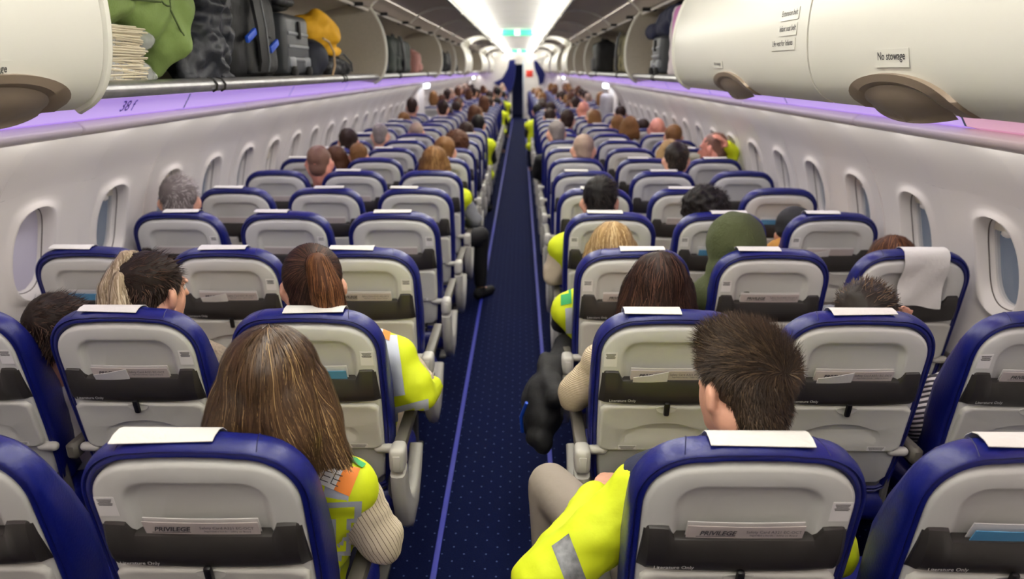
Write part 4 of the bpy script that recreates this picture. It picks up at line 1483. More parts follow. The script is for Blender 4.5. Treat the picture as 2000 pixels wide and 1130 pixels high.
# fourth row
passenger(345, 343, 3, 'A', 'short', 'grey', M_GREYC, 'grey-haired man in fourth-row left window seat', n_str=1600, yaw=14, s=1.04)
passenger(1172, 345, 3, 'D', 'short', 'black', M_CREAM, 'black-haired man in a yellow vest, fourth-row right aisle seat', n_str=1600, vest=True, s=1.0,
          arms={-1: ((0.255, 3.62, 0.73), (0.39, 3.86, 0.66))}, lean=-0.05, bulky=1.6)
passenger(1376, 372, 3, 'E', 'curly', 'black', M_BLACK, 'person with curly black hair in fourth-row right middle seat', n_str=2200, bulky=1.6)
p, J, R = passenger(1556, 408, 3, 'F', 'none', None, M_MUSTARD, 'person in a black beanie and mustard jacket, fourth-row right window seat', yaw=-8, roll=-6, bulky=2.6, lean=-0.02)
c = J['head']; PP = lambda x, y, z: c + R @ Vector((x, y, z))
obj('beanie', remesh('beanie', join([ball(PP(0, -0.02, 0.05), (0.092, 0.108, 0.092), 3, R), ball(PP(0, -0.03, 0.02), (0.096, 0.105, 0.05), 3, R)]), 0.010, M_BLACK, 3), p)
obj('jacket_hood', remesh('jacket_hood', join([capsule(PP(-0.09, -0.06, -0.07), 0.058, PP(0.02, -0.10, -0.08), 0.062), capsule(PP(-0.11, 0.0, -0.10), 0.062, PP(-0.08, -0.07, -0.13), 0.07), capsule(PP(-0.03, -0.09, -0.14), 0.07, PP(0.09, -0.06, -0.12), 0.06)]), 0.012, M_MUSTARD, 3, disp=lambda q: 0.007 * noise.noise(q * 24)), p)
# fifth to eighth rows
passenger(622, 282, 5, 'B', 'crop', 'shaved', M_BLACK, 'man with a shaved head between the left seats of the sixth row', skin=M_SKIN2, s=1.05, lean=-0.05)
passenger(656, 284, 6, 'A', 'bob', 'auburn', M_MAROON, 'person with loose brown hair beside the shaved man', lean=0.08)
passenger(848, 285, 5, 'C', 'bob', 'honey', M_GREYC, 'woman with honey-blonde hair in sixth-row left aisle seat', vest=True, n_str=900, lean=0.05,
          legs={1: ((-0.225, 5.46, 0.53), (-0.235, 5.50, 0.085))}, trousers=M_BLACK, arms={1: ((-0.24, 5.10, 0.72), (-0.36, 5.34, 0.65))})
passenger(868, 266, 6, 'C', 'tail', 'honey', M_NAVY, 'woman with curly light brown bun in seventh-row left aisle seat', lean=0.0)
passenger(892, 258, 7, 'C', 'curly', 'auburn', M_NAVY, 'woman with bushy auburn hair in eighth-row left aisle seat')
passenger(700, 279, 6, 'B', 'short', 'honey', M_GREYC, 'small child with fair hair in seventh-row left middle seat', s=0.85)
passenger(680, 250, 7, 'A', 'short', 'darkbrown', M_GREYC, 'person with dark brown hair in eighth-row left window seat')
passenger(742, 240, 8, 'A', 'crop', 'grey', M_GREYC, 'grey-haired man in ninth-row left window seat')
passenger(910, 237, 9, 'C', 'short', 'darkbrown', M_NAVY, 'dark-haired person in tenth-row left aisle seat', vest=True)
passenger(1322, 277, 5, 'E', 'short', 'brown_short', M_BLACK, 'man with short dark brown hair in sixth-row right middle seat', n_str=700)
passenger(1308, 272, 6, 'E', 'bob', 'blonde', M_CREAM, 'blonde person in seventh-row right middle seat', s=0.95)
passenger(1140, 260, 6, 'D', 'crop', 'greycrop', M_BLACK, 'man with cropped grey hair in seventh-row right aisle seat', s=1.05)
passenger(1086, 234, 8, 'D', 'crop', 'grey', M_BLACK, 'grey-haired man in black leaning into the aisle, ninth-row right aisle seat', s=1.08, yaw=18, lean=-0.03, bulky=1.2)
# bald man, hand on his head
Rb = Rz(radians(52))
p, J, R = passenger(1395, 257, 6, 'F', 'crop', 'shaved', M_HIVIS, 'balding man in yellow with a hand on his head, seventh-row right window seat', yaw=52, skin=M_SKIN2, s=1.08, hands=True, voxel=0.011,
                    arms={1: (tuple(at_y(1432, 298, row_y(6) + 0.16)), tuple(at_y(1420, 284, row_y(6) + 0.12)), (-1, 0, -0.2), 0.55)})
passenger(1284, 228, 9, 'F', 'none', None, M_WHITEC, 'bald man in tenth-row right window seat', skin=M_SKIN2, s=1.1)
passenger(1316, 243, 8, 'F', 'short', 'honey', M_GREYC, 'person with light brown hair in ninth-row right window seat', lean=0.02)
passenger(1207, 224, 10, 'E', 'short', 'honey', M_OLIVE, 'fair-haired person in olive, eleventh-row right middle seat')
passenger(1230, 226, 9, 'E', 'bob', 'honey', M_OLIVE, 'person with dark blonde hair in tenth-row right middle seat')
passenger(1108, 214, 10, 'D', 'short', 'darkbrown', M_NAVY, 'dark-haired person in eleventh-row right aisle seat')
passenger(1140, 196, 13, 'D', 'none', None, M_GREYC, 'bald man in fourteenth-row right aisle seat', skin=M_SKIN2, s=1.1)

# ------------------------------------------------------------------ far rows: three kinds of seated figure, copied seat by seat
FAR = [(st, hc_, cm, hv) for st, hc_, cm, hv in (('short', 'darkbrown', M_NAVY, False), ('bob', 'auburn', M_GREYC, False), ('crop', 'greycrop', M_WHITEC, False), ('short', 'black', M_BLACK, True), ('bob', 'honey', M_MAROON, False))]
DESC = ['dark brown short hair', 'auburn hair', 'cropped grey hair', 'black hair and a yellow vest', 'light brown hair']
def far_build(st, hcol, cm, hv):
    R = Rz(0) @ Rx(radians(-6))
    O = Vector((0, 0.25, 0))
    hc_ = Vector((0, 0.20, 1.165))
    J = {}
    o, J = seated(hc_, 0.0, 0.0, R, voxel=0.018, cloth_m=cm, hands=True, label='x', cloth_name='top')
    extra = None
    if st == 'bob':
        extra = lambda P, s_: [ball(P(0, -0.045, -0.03), (0.094, 0.064, 0.115), 3, R)]
    cap = hair_cap(J['head'], R, 1.0, 0.010 if st != 'crop' else 0.003, extra, 0.014, HAIR[hcol])
    obj('hair', cap, o)
    if hv:
        vest_on(o, J, 0.03, voxel=0.018)
    return o
occupied = {(9, 'C'), (9, 'F'), (9, 'E'), (10, 'E'), (10, 'D'), (13, 'D')}
spots = []
rr = random.Random(4)
for k in range(9, NROWS):
    for col in 'ABCDEF':
        if (k, col) in occupied or (k in (15, 16) and col in 'AF'):
            continue
        pr = 0.18 if k < 12 else (0.45 if k < 17 else 0.7)
        if rr.random() < pr:
            spots.append((k, col, rr.choice((0, 0, 1, 2, 3, 3, 4) if col in 'CD' else (0, 0, 1, 2, 4)), rr.uniform(-0.06, 0.06), rr.uniform(0.93, 1.07), rr.uniform(-0.25, 0.25)))
protos = {}
for k, col, i, dx, sc, yaw in spots:
    dx = -abs(dx) if col == 'F' else abs(dx) if col == 'A' else dx
    if i not in protos:
        protos[i] = o = far_build(*FAR[i])
    else:
        src = protos[i]
        o = src.copy()
        COL.objects.link(o)
        for ch in src.children:
            if ch.name.startswith('eye') or ch.name.startswith('shoe'):
                continue
            q = ch.copy()
            COL.objects.link(q)
            q.parent = o
    o.location = (SEATX[col] + dx + (0.10 if col == 'C' and i == 3 else -0.10 if col == 'D' and i == 3 else 0), row_y(k) + 0.25, 0)
    o.scale = (1, 1, sc)
    tag(o, 'passenger with %s, %s of the %s row' % (DESC[i], WHERE[col], ORD[k]), 'person', 'seated passengers')
# ------------------------------------------------------------------ luggage in the open bins
def thing(name, label, cat, loc, group=None):
    e = empty(name, loc)
    return tag(e, label, cat, group)
def crease(f, a, seed=0.0, f2=None, a2=0.0):
    return lambda p: a * noise.noise(p * f + Vector((seed, seed * 2, 0))) + (a2 * abs(noise.noise(p * (f2 or f) + Vector((seed, 3, 1)))) if a2 else 0)
M_GREENJ = mat('green_puffer', (116, 138, 74), 0.75, bump=0.15, bump_scale=90)
M_SEAMG = mat('green_seam', (70, 86, 44), 0.8)
M_NAVYJ = mat('navy_puffer', (30, 33, 42), 0.5, bump=0.35, bump_scale=45)
M_BAGBLK = mat('bag_black', (19, 20, 23), 0.6, bump=0.15, bump_scale=90)
M_BAGGRY = mat('case_grey', (116, 120, 126), 0.4)
M_BAGDGR = mat('case_dark_grey', (58, 61, 66), 0.45)
M_STRAW = mat('straw_cream', (226, 216, 192), 0.6)
M_WRAP = mat('clear_film', (236, 238, 240), 0.10, alpha=0.34, spec=1.0)
M_YEL = mat('yellow_cloth', (228, 172, 26), 0.7, bump=0.2, bump_scale=40)
M_MINT = mat('mint_towel', (186, 214, 190), 0.85, bump=0.3, bump_scale=120)
M_TAN = mat('tan_piping', (196, 166, 128), 0.6)
M_LBL = mat('blue_tag', (20, 72, 190), 0.5)
M_DGREEN = mat('dark_green_canvas', (42, 50, 46), 0.7, bump=0.2, bump_scale=70)
M_PINK = mat('pink_fabric', (196, 112, 178), 0.6)
M_PALE = mat('pale_quilt', (206, 196, 200), 0.7, bump=0.3, bump_scale=50)
M_CAMO = mat('camouflage', (112, 106, 78), 0.8, noise_amt=0.6, noise_scale=18)

FZ = 1.72
# straws in clear film
st = thing('straw_pack', 'clear film pack of cream wooden stirrers on the left bin shelf', 'pack', (-1.06, 2.12, FZ))
rs = random.Random(2)
def sticks(z0, n):
    parts = []
    for i in range(n):
        x, z = rs.uniform(-0.035, 0.05), z0 + rs.uniform(-0.022, 0.022)
        y0 = rs.uniform(-0.17, -0.14)
        y1 = rs.uniform(0.03, 0.09)
        parts.append(tube([(x, y0, z), (x + rs.uniform(-0.01, 0.01), y1, z + rs.uniform(-0.014, 0.006))], 0.0026, 4))
    return join(parts)
for z0 in (0.030, 0.082, 0.132):
    q = obj('stick_bundle', mesh('stick_bundle', *sticks(z0, 150), M_STRAW), st)
    q['kind'] = 'stuff'
wrap = remesh('film_wrap', join([capsule((0.005, -0.15, 0.03), 0.046, (0.005, 0.10, 0.026), 0.04), capsule((0.005, -0.15, 0.085), 0.044, (0.005, 0.085, 0.075), 0.03), capsule((0.005, -0.15, 0.135), 0.044, (0.005, 0.06, 0.125), 0.03),
                                 capsule((0.02, 0.07, 0.13), 0.02, (0.03, 0.11, 0.125), 0.03), capsule((0.01, 0.1, 0.03), 0.035, (0.02, 0.135, 0.022), 0.022)]), 0.008, M_WRAP, 2, disp=crease(40, 0.006, 1.0))
obj('film_wrap', wrap, st)

gj = thing('puffer_jacket', 'folded sage green puffer jacket bulging from the left bin', 'jacket', (-1.12, 2.33, FZ))
body = remesh('jacket_body', join([capsule((0.02, -0.28, 0.24), 0.11, (0.0, -0.12, 0.28), 0.13), capsule((0.03, -0.05, 0.22), 0.12, (0.03, -0.02, 0.36), 0.12), capsule((0.06, 0.06, 0.14), 0.10, (0.05, 0.10, 0.34), 0.12),
                                   capsule((0.03, 0.04, 0.07), 0.07, (0.06, 0.12, 0.25), 0.10), capsule((0.0, -0.3, 0.36), 0.10, (0.0, 0.1, 0.40), 0.10), capsule((-0.12, -0.3, 0.2), 0.1, (-0.12, 0.1, 0.2), 0.14)]), 0.012, M_GREENJ, 4, disp=crease(14, 0.014, 3.0, 9, -0.022))
obj('jacket_body', body, gj)
bvj = bvh_of(body)
def seam_on(bv, pts, r, m, parent, name='seam', n=24):
    path = []
    for i in range(n + 1):
        t = i / n * (len(pts) - 1)
        k = min(int(t), len(pts) - 2)
        q = Vector(pts[k]).lerp(Vector(pts[k + 1]), t - k)
        h = bv.find_nearest(q)
        path.append(h[0] if h[0] is not None else q)
    return obj(name, mesh(name, *tube(path, r, 5), m), parent)
seam_on(bvj, [(0.3, -0.02, 0.45), (0.3, -0.03, 0.25), (0.3, 0.0, 0.16)], 0.003, M_SEAMG, gj)
seam_on(bvj, [(0.3, -0.25, 0.22), (0.3, -0.10, 0.21), (0.3, -0.03, 0.20)], 0.003, M_SEAMG, gj)
seam_on(bvj, [(0.3, 0.10, 0.42), (0.3, 0.09, 0.2), (0.3, 0.04, 0.13)], 0.003, M_SEAMG, gj)
obj('zip_pull', mesh('zip_pull', *tube([(0.175, 0.07, 0.30), (0.19, 0.13, 0.265)], 0.006, 6), M_DARK), gj)

nj = thing('puffer_jacket', 'dark navy quilted jacket beside the green one in the left bin', 'jacket', (-1.10, 2.68, FZ))
body = remesh('jacket_body', join([capsule((0.05, -0.16, 0.05), 0.055, (0.03, -0.06, 0.16), 0.09), capsule((0.06, -0.05, 0.08), 0.09, (0.03, 0.0, 0.32), 0.10), capsule((0.05, 0.08, 0.08), 0.075, (0.04, 0.06, 0.30), 0.10), capsule((0.03, -0.08, 0.3), 0.1, (0.03, 0.08, 0.38), 0.1), capsule((0.07, -0.18, 0.02), 0.03, (0.07, 0.13, 0.02), 0.035), capsule((-0.1, -0.15, 0.12), 0.11, (-0.1, 0.1, 0.2), 0.13)]),
              0.009, M_NAVYJ, 2, disp=crease(22, 0.022, 7.0, 14, -0.030))
obj('jacket_body', body, nj)
seam_on(bvh_of(body), [(0.3, -0.02, 0.045), (0.3, 0.04, 0.07), (0.3, 0.075, 0.13)], 0.006, M_STRAW, nj, 'cord')

def backpack(name, label, loc, w, d, h, m, strap=True, tags=False, extra=None, cat='backpack'):
    """w along y, d along x, h up"""
    t = thing(name, label, cat, loc, 'luggage in the open bins')
    b = remesh('bag_body', join([rbox(-d / 2, d / 2, -w / 2, w / 2, 0, h * 0.9, min(w, d) * 0.25, 3), capsule((0, -w * 0.25, h * 0.8), min(w, d) * 0.3, (0, w * 0.25, h * 0.8), min(w, d) * 0.3)]), 0.012, m, 3, disp=crease(15, 0.008, w * 10))
    obj('bag_body', b, t)
    s = 1 if loc[0] < 0 else -1
    obj('front_pocket', remesh('front_pocket', rbox(min(s * d * 0.3, s * (d / 2 + 0.02)), max(s * d * 0.3, s * (d / 2 + 0.02)), -w * 0.32, w * 0.32, 0.02, h * 0.45, 0.03, 3), 0.010, m, 2, disp=crease(22, 0.004, 2)), t)
    if strap:
        x = s * (d / 2 + 0.028)
        V, F = [], []
        pth = [(x - s * 0.03, -w * 0.15, h * 0.95), (x, -w * 0.18, h * 0.8), (x + s * 0.012, -w * 0.17, h * 0.5), (x + s * 0.006, -w * 0.12, h * 0.18), (x - s * 0.01, -w * 0.08, h * 0.08)]
        loops = []
        for p in pth:
            loops.append([Vector((p[0] + s * a, p[1] + b_, p[2])) for a, b_ in ((0.006, -0.045), (0.006, 0.045), (-0.006, 0.045), (-0.006, -0.045))])
        obj('shoulder_strap', mesh('shoulder_strap', *loft(loops), M_BAGBLK, angle=30), t)
        obj('strap_edge', mesh('strap_edge', *tube([(p[0] + s * 0.008, p[1] + 0.044, p[2]) for p in pth], 0.003, 5), M_BAGGRY), t)
    if tags:
        for yy, zz in ((-w * 0.34, h * 0.42), (w * 0.16, h * 0.34)):
            o = obj('blue_tag', mesh('blue_tag', *rbox(-0.008, 0.008, -0.055, 0.055, -0.014, 0.014, 0.006), M_LBL), t, (s * (d / 2 + 0.03), yy, zz), (0.35, 0, 0))
    obj('carry_handle', mesh('carry_handle', *tube([(s * d * 0.1, -0.06, h * 0.93), (s * d * 0.1, -0.04, h * 1.0), (s * d * 0.1, 0.04, h * 1.0), (s * d * 0.1, 0.06, h * 0.93)], 0.010, 6), M_BAGBLK), t)
    return t
backpack('backpack', 'large black backpack with blue tags in the left bin', (-1.13, 3.13, FZ), 0.52, 0.26, 0.40, M_BAGBLK, True, True)

def suitcase(label, loc, w, d, h, m, m2):
    t = thing('suitcase', label, 'suitcase', loc, 'luggage in the open bins')
    s = 1 if loc[0] < 0 else -1
    obj('case_shell', mesh('case_shell', *rbox(-d / 2, d / 2, -w / 2, w / 2, 0.015, h, 0.03, 4), m), t)
    for k in range(3):
        z = h * (0.30 + 0.2 * k)
        obj('shell_rib', mesh('shell_rib', *rbox(min(s * (d / 2 - 0.004), s * (d / 2 + 0.006)), max(s * (d / 2 - 0.004), s * (d / 2 + 0.006)), -w * 0.42, w * 0.42, z - 0.008, z + 0.008, 0.004), m2), t)
    for yy in (-w * 0.32, w * 0.32):
        obj('caster', mesh('caster', *rbox(min(s * (d / 2 - 0.01), s * (d / 2 + 0.022)), max(s * (d / 2 - 0.01), s * (d / 2 + 0.022)), yy - 0.022, yy + 0.022, 0.01, 0.055, 0.012, 3), M_DARK), t)
        obj('corner_guard', mesh('corner_guard', *rbox(min(s * (d / 2 - 0.02), s * (d / 2 + 0.008)), max(s * (d / 2 - 0.02), s * (d / 2 + 0.008)), yy - 0.05, yy + 0.05, 0.05, 0.10, 0.01), m2), t)
    obj('top_handle', mesh('top_handle', *rbox(min(s * (d / 2), s * (d / 2 + 0.014)), max(s * (d / 2), s * (d / 2 + 0.014)), -0.015, 0.015, h * 0.62, h * 0.9, 0.006), M_DARK), t)
    return t
suitcase('grey hard-shell suitcase with black casters in the left bin', (-1.13, 3.66, FZ), 0.38, 0.27, 0.29, M_BAGDGR, M_BAGGRY)
backpack('soft_bag', 'black bag lying on the grey suitcase in the left bin', (-1.14, 3.52, FZ + 0.30), 0.42, 0.26, 0.14, M_BAGBLK, False, cat='bag')
rb = thing('roll_bag', 'dark roll bag with tan piping beside the grey suitcase', 'bag', (-1.10, 4.03, FZ), 'luggage in the open bins')
obj('bag_body', remesh('bag_body', join([capsule((-0.1, -0.04, 0.10), 0.10, (0.06, -0.04, 0.10), 0.10), rbox(-0.15, 0.12, -0.14, 0.05, 0, 0.14, 0.04, 3)]), 0.012, mat('roll_bag_navy', (26, 30, 44), 0.7), 2), rb)
obj('piping', mesh('piping', *tube([(0.155, -0.10 + 0.0, 0.195), (0.165, -0.02, 0.18), (0.17, 0.05, 0.13), (0.165, 0.07, 0.06), (0.15, 0.065, 0.01)], 0.006, 6), M_TAN), rb)
yj = thing('folded_jacket', 'bright yellow folded jacket on the roll bag in the left bin', 'jacket', (-1.05, 4.22, FZ + 0.145))
obj('jacket_body', remesh('jacket_body', join([capsule((-0.05, -0.09, 0.10), 0.085, (0.02, 0.08, 0.09), 0.09), capsule((0.02, -0.06, 0.16), 0.055, (0.02, 0.07, 0.14), 0.05), capsule((0.03, 0.10, 0.06), 0.05, (0.03, 0.04, 0.0), 0.03), capsule((0.06, 0.08, -0.01), 0.025, (0.06, 0.16, 0.0), 0.025)]), 0.012, M_YEL, 3, disp=crease(16, 0.010, 5.0)), yj)
mt = thing('mint_towel', 'pale mint towel draped behind the yellow jacket', 'towel', (-1.12, 4.42, FZ + 0.06))
obj('towel_roll', remesh('towel_roll', join([capsule((-0.02, -0.02, 0.27), 0.03, (0.0, 0.10, 0.17), 0.035), capsule((0.0, 0.10, 0.17), 0.03, (0.0, 0.13, 0.03), 0.026)]), 0.010, M_MINT, 3), mt)
mb = thing('net_bag', 'black net bag slumped at the foot of the yellow jacket', 'bag', (-1.04, 4.55, FZ), 'luggage in the open bins')
obj('bag_body', remesh('bag_body', join([capsule((0.0, -0.26, 0.05), 0.04, (0.0, 0.10, 0.04), 0.05), capsule((0.0, -0.22, 0.10), 0.035, (0.02, 0.12, 0.05), 0.045), capsule((0.02, 0.1, 0.05), 0.03, (0.03, 0.18, 0.06), 0.022)]), 0.010, M_BAGBLK, 2, disp=crease(30, 0.012, 2.0)), mb)
obj('bag_rim', mesh('bag_rim', *tube([(0.05, -0.22, 0.12), (0.06, -0.05, 0.13), (0.07, 0.10, 0.08), (0.06, 0.16, 0.03)], 0.006, 6), M_BAGDGR), mb)
# further left bins
backpack('backpack', 'large dark green rucksack in the left bin past the first divider', (-1.07, 6.70, FZ), 1.05, 0.20, 0.33, M_DGREEN, True)
backpack('soft_bag', 'navy bag standing behind the dark green rucksack', (-1.10, 5.80, FZ), 0.42, 0.24, 0.33, M_NAVY, False, cat='bag')
backpack('soft_bag', 'small dusky pink bag at the far end of the second left bay', (-1.05, 7.75, FZ), 0.30, 0.18, 0.24, mat('dusky_pink', (170, 120, 112), 0.7), False, cat='bag')
backpack('backpack', 'grey rucksack in the third left bay', (-1.10, 9.7, FZ), 0.4, 0.26, 0.32, M_BAGDGR, True)
backpack('backpack', 'black rucksack in the third left bay', (-1.06, 10.5, FZ), 0.5, 0.24, 0.30, M_BAGBLK, True)
backpack('soft_bag', 'black holdall in the fourth left bay', (-1.06, 11.9, FZ), 0.4, 0.24, 0.28, M_BAGBLK, False, cat='bag')
# right bins
pk = thing('pink_bag', 'bright pink bag with pale quilted side in the right bin', 'bag', (1.10, 4.40, FZ), 'luggage in the open bins')
obj('bag_body', remesh('bag_body', rbox(-0.13, 0.14, -0.16, 0.12, 0.12, 0.40, 0.05, 3), 0.012, M_PINK, 2, disp=crease(10, 0.006)), pk)
obj('quilted_side', remesh('quilted_side', join([capsule((-0.08, 0.15, 0.04), 0.05, (-0.07, 0.17, 0.36), 0.05), capsule((0.06, 0.15, 0.04), 0.05, (0.06, 0.17, 0.36), 0.05)]), 0.012, M_PALE, 2, disp=crease(30, 0.008)), pk)
obj('bag_base', mesh('bag_base', *rbox(-0.11, 0.12, -0.15, 0.11, 0.0, 0.15, 0.04, 3), M_BAGGRY), pk)
suitcase('dark grey suitcase beside the pink bag in the right bin', (1.10, 4.98, FZ), 0.30, 0.26, 0.25, M_BAGDGR, M_BAGGRY)
nc = thing('rolled_coat', 'navy coat rolled on top of the suitcase in the right bin', 'coat', (1.09, 5.06, FZ + 0.25))
obj('coat_roll', remesh('coat_roll', join([capsule((0, -0.28, 0.11), 0.09, (0, 0.2, 0.09), 0.085), capsule((-0.08, 0.12, 0.03), 0.05, (-0.10, 0.22, 0.04), 0.05), capsule((-0.05, -0.2, 0.05), 0.06, (-0.05, 0.1, 0.05), 0.05)]), 0.012, M_NAVY, 3, disp=crease(14, 0.012)), nc)
backpack('backpack', 'camouflage rucksack in the right bin past the divider', (1.09, 6.85, FZ), 0.70, 0.24, 0.38, M_CAMO, True)
backpack('soft_bag', 'tall black garment bag in the third right bay', (1.09, 9.2, FZ), 0.5, 0.24, 0.40, M_BAGBLK, False, cat='bag')
backpack('backpack', 'dark rucksack in the fourth right bay', (1.10, 12.0, FZ), 0.6, 0.28, 0.40, M_BAGBLK, True)

# ------------------------------------------------------------------ things on the aisle side
jb_ = thing('hanging_coat', 'black coat hanging over an armrest into the right of the aisle', 'coat', (0.195, 2.60, -0.05))
obj('coat_body', remesh('coat_body', join([capsule((0.02, -0.12, 0.63), 0.05, (0.0, 0.12, 0.66), 0.05), ball((-0.02, 0.0, 0.52), (0.085, 0.17, 0.14), 3), capsule((-0.03, -0.14, 0.46), 0.06, (-0.03, 0.12, 0.44), 0.07), capsule((0.04, 0.1, 0.66), 0.05, (0.10, 0.3, 0.68), 0.06)]), 0.012, M_BLACK, 3, disp=crease(14, 0.014, 4, 9, -0.012)), jb_)
obj('blue_lining', mesh('blue_lining', *tube([(-0.085, -0.12, 0.60), (-0.105, -0.08, 0.52), (-0.10, -0.05, 0.44)], 0.007, 6), M_LBL), jb_)
# ------------------------------------------------------------------ passenger seats
TILT = radians(11)
TOPZ = 1.100
DV = Vector((0, sin(TILT), -cos(TILT)))
NV = Vector((0, -cos(TILT), -sin(TILT)))
def B(u, v, w):
    """seat-back frame: u across, v down from the top, w towards the row behind"""
    return Vector((u, 0, TOPZ)) + DV * v + NV * w

def seat_outline():
    rx, ry, hw = 0.135, 0.135, 0.2240
    half = []
    for i in range(15):
        a = pi / 2 * i / 14
        e = 2 / 2.25
        half.append((-(hw - rx) - rx * sin(a) ** e, ry - ry * cos(a) ** e))
    half = [(-x_ * 0.0, -0.004) for x_ in (0,)] + [(-0.06, -0.003)] + half
    half += [(-hw, 0.2), (-hw, 0.3), (-hw + 0.002, 0.4), (-0.217, 0.52), (-0.208, 0.62), (-0.17, 0.645)]
    right = [(-x, v) for x, v in half[::-1] if x != 0]
    return half + [(0, 0.645)] + right

def inset(poly, d, top_extra=0.0):
    n = len(poly)
    out = []
    for i, (x, v) in enumerate(poly):
        a, b = poly[i - 1], poly[(i + 1) % n]
        tx, tv = b[0] - a[0], b[1] - a[1]
        l = math.hypot(tx, tv) or 1
        nx, nv = -tv / l, tx / l
        # inward = towards (0, .3)
        if nx * (0 - x) + nv * (0.3 - v) < 0:
            nx, nv = -nx, -nv
        xx, vv = x + nx * d, v + nv * d
        if vv < 0.16:
            vv += top_extra * (1 - vv / 0.16)
        out.append((xx, vv))
    return out

def ray_loop(poly, c, N):
    out = []
    n = len(poly)
    for k in range(N):
        th = 2 * pi * (k + 0.5) / N
        dx, dy = cos(th), sin(th)
        best = None
        for i in range(n):
            x1, y1 = poly[i][0] - c[0], poly[i][1] - c[1]
            x2, y2 = poly[(i + 1) % n][0] - c[0], poly[(i + 1) % n][1] - c[1]
            ex, ey = x2 - x1, y2 - y1
            den = dx * ey - dy * ex
            if abs(den) < 1e-12:
                continue
            t = (x1 * ey - y1 * ex) / den
            s = (x1 * dy - y1 * dx) / den
            if t > 0 and -1e-9 <= s <= 1 + 1e-9 and (best is None or t > best):
                best = t
        out.append((c[0] + dx * best, c[1] + dy * best))
    return out

def rrect(x0, x1, v0, v1, r, n=6, r2=None):
    r2 = r if r2 is None else r2
    out = []
    for cx, cv, a0, rr in ((x1 - r2, v1 - r2, 0, r2), (x0 + r2, v1 - r2, pi / 2, r2), (x0 + r, v0 + r, pi, r), (x1 - r, v0 + r, 1.5 * pi, r)):
        for i in range(n + 1):
            a = a0 + pi / 2 * i / n
            out.append((cx + rr * cos(a), cv + rr * sin(a)))
    return out

OUT = seat_outline()
def Bl(poly, w):
    return [B(x, v, w) for x, v in poly]
def thick(v):
    """the head of the back is thin, the body of it full"""
    return 0.50 + 0.50 * smoothstep(0.06, 0.30, v)
def Bc(poly, w):
    return [B(x, v, w * thick(v) if w < 0 else w) for x, v in poly]
# blue upholstery that wraps the back
cush_layers = [(0.050, -0.128), (0.020, -0.116), (0.004, -0.080), (0.0, -0.030), (0.001, -0.004), (0.004, 0.010), (0.009, 0.0135), (0.0125, 0.0095), (0.016, 0.013), (0.022, 0.013), (0.030, 0.0), (0.034, -0.022)]
ME_CUSH = mesh('back_cushion', *loft([Bc(inset(OUT, d), w) for d, w in cush_layers]), M_BLUE, angle=50)
# the same, coarser, for far rows
OUT_LO = OUT[::2]
ME_CUSH_LO = mesh('back_cushion', *loft([Bc(inset(OUT_LO, d), w) for d, w in ((0.035, -0.12), (0.002, -0.07), (0.0, 0.0), (0.012, 0.013), (0.022, 0.013), (0.034, -0.02))]), M_BLUE, angle=50)
# stitch seams: two short lines over the top and one round the rim
def seam_path(d, w):
    return Bl(inset(OUT, d), w)
rim = seam_path(0.0125, 0.0098)
ME_SEAM = mesh('stitch_seam', *tube(rim[2:-20] if False else [p for p in rim], 0.0012, 4, False), M_BLUE_SEAM)
sx_parts = []
for sgn in (-1, 1):
    pth = []
    for w, di in ((-0.056, 0.017), (-0.048, 0.009), (-0.038, 0.0035), (-0.015, 0.0), (-0.003, 0.001), (0.008, 0.003)):
        u = 0.118 + 0.012 * (w + 0.055) / 0.055
        pl = inset(OUT, di)
        vt = interp(sorted([(x, v) for x, v in pl if x >= 0 and v < 0.1]), u)
        pth.append(B(sgn * u, vt + 0.0004, w))
    sx_parts.append(tube(pth, 0.0014, 4))
ME_SEAM2 = mesh('top_seam', *join(sx_parts[:1]), M_BLUE_SEAM)
ME_SEAM3 = mesh('top_seam', *join(sx_parts[1:]), M_BLUE_SEAM)

CC = (0, 0.165)
NL = 96
sh0 = inset(OUT, 0.024, 0.012)
sh0 = [(x, min(v, 0.60)) for x, v in sh0]
rec = rrect(-0.139, 0.139, 0.078, 0.262, 0.05, 8, 0.03)
def rl(p, w):
    return Bl(ray_loop(p, CC, NL), w)
ME_SHELL = mesh('back_shell', *loft([rl(sh0, -0.01), rl(sh0, 0.010), rl(inset(sh0, 0.004), 0.0165), rl(inset(sh0, 0.010), 0.019),
                                     rl(inset(rec, -0.006), 0.0195), rl(rec, 0.0185), rl(inset(rec, 0.004), 0.014), rl(inset(rec, 0.012), 0.004), rl(inset(rec, 0.020), 0.001)]), M_SHELL, angle=55)
NL2 = 40
def rl2(p, w):
    return Bl(ray_loop(p, CC, NL2), w)
ME_SHELL_LO = mesh('back_shell', *loft([rl2(sh0, -0.01), rl2(sh0, 0.014), rl2(inset(sh0, 0.008), 0.019), rl2(rec, 0.0185), rl2(inset(rec, 0.014), 0.003)]), M_SHELL, angle=55)

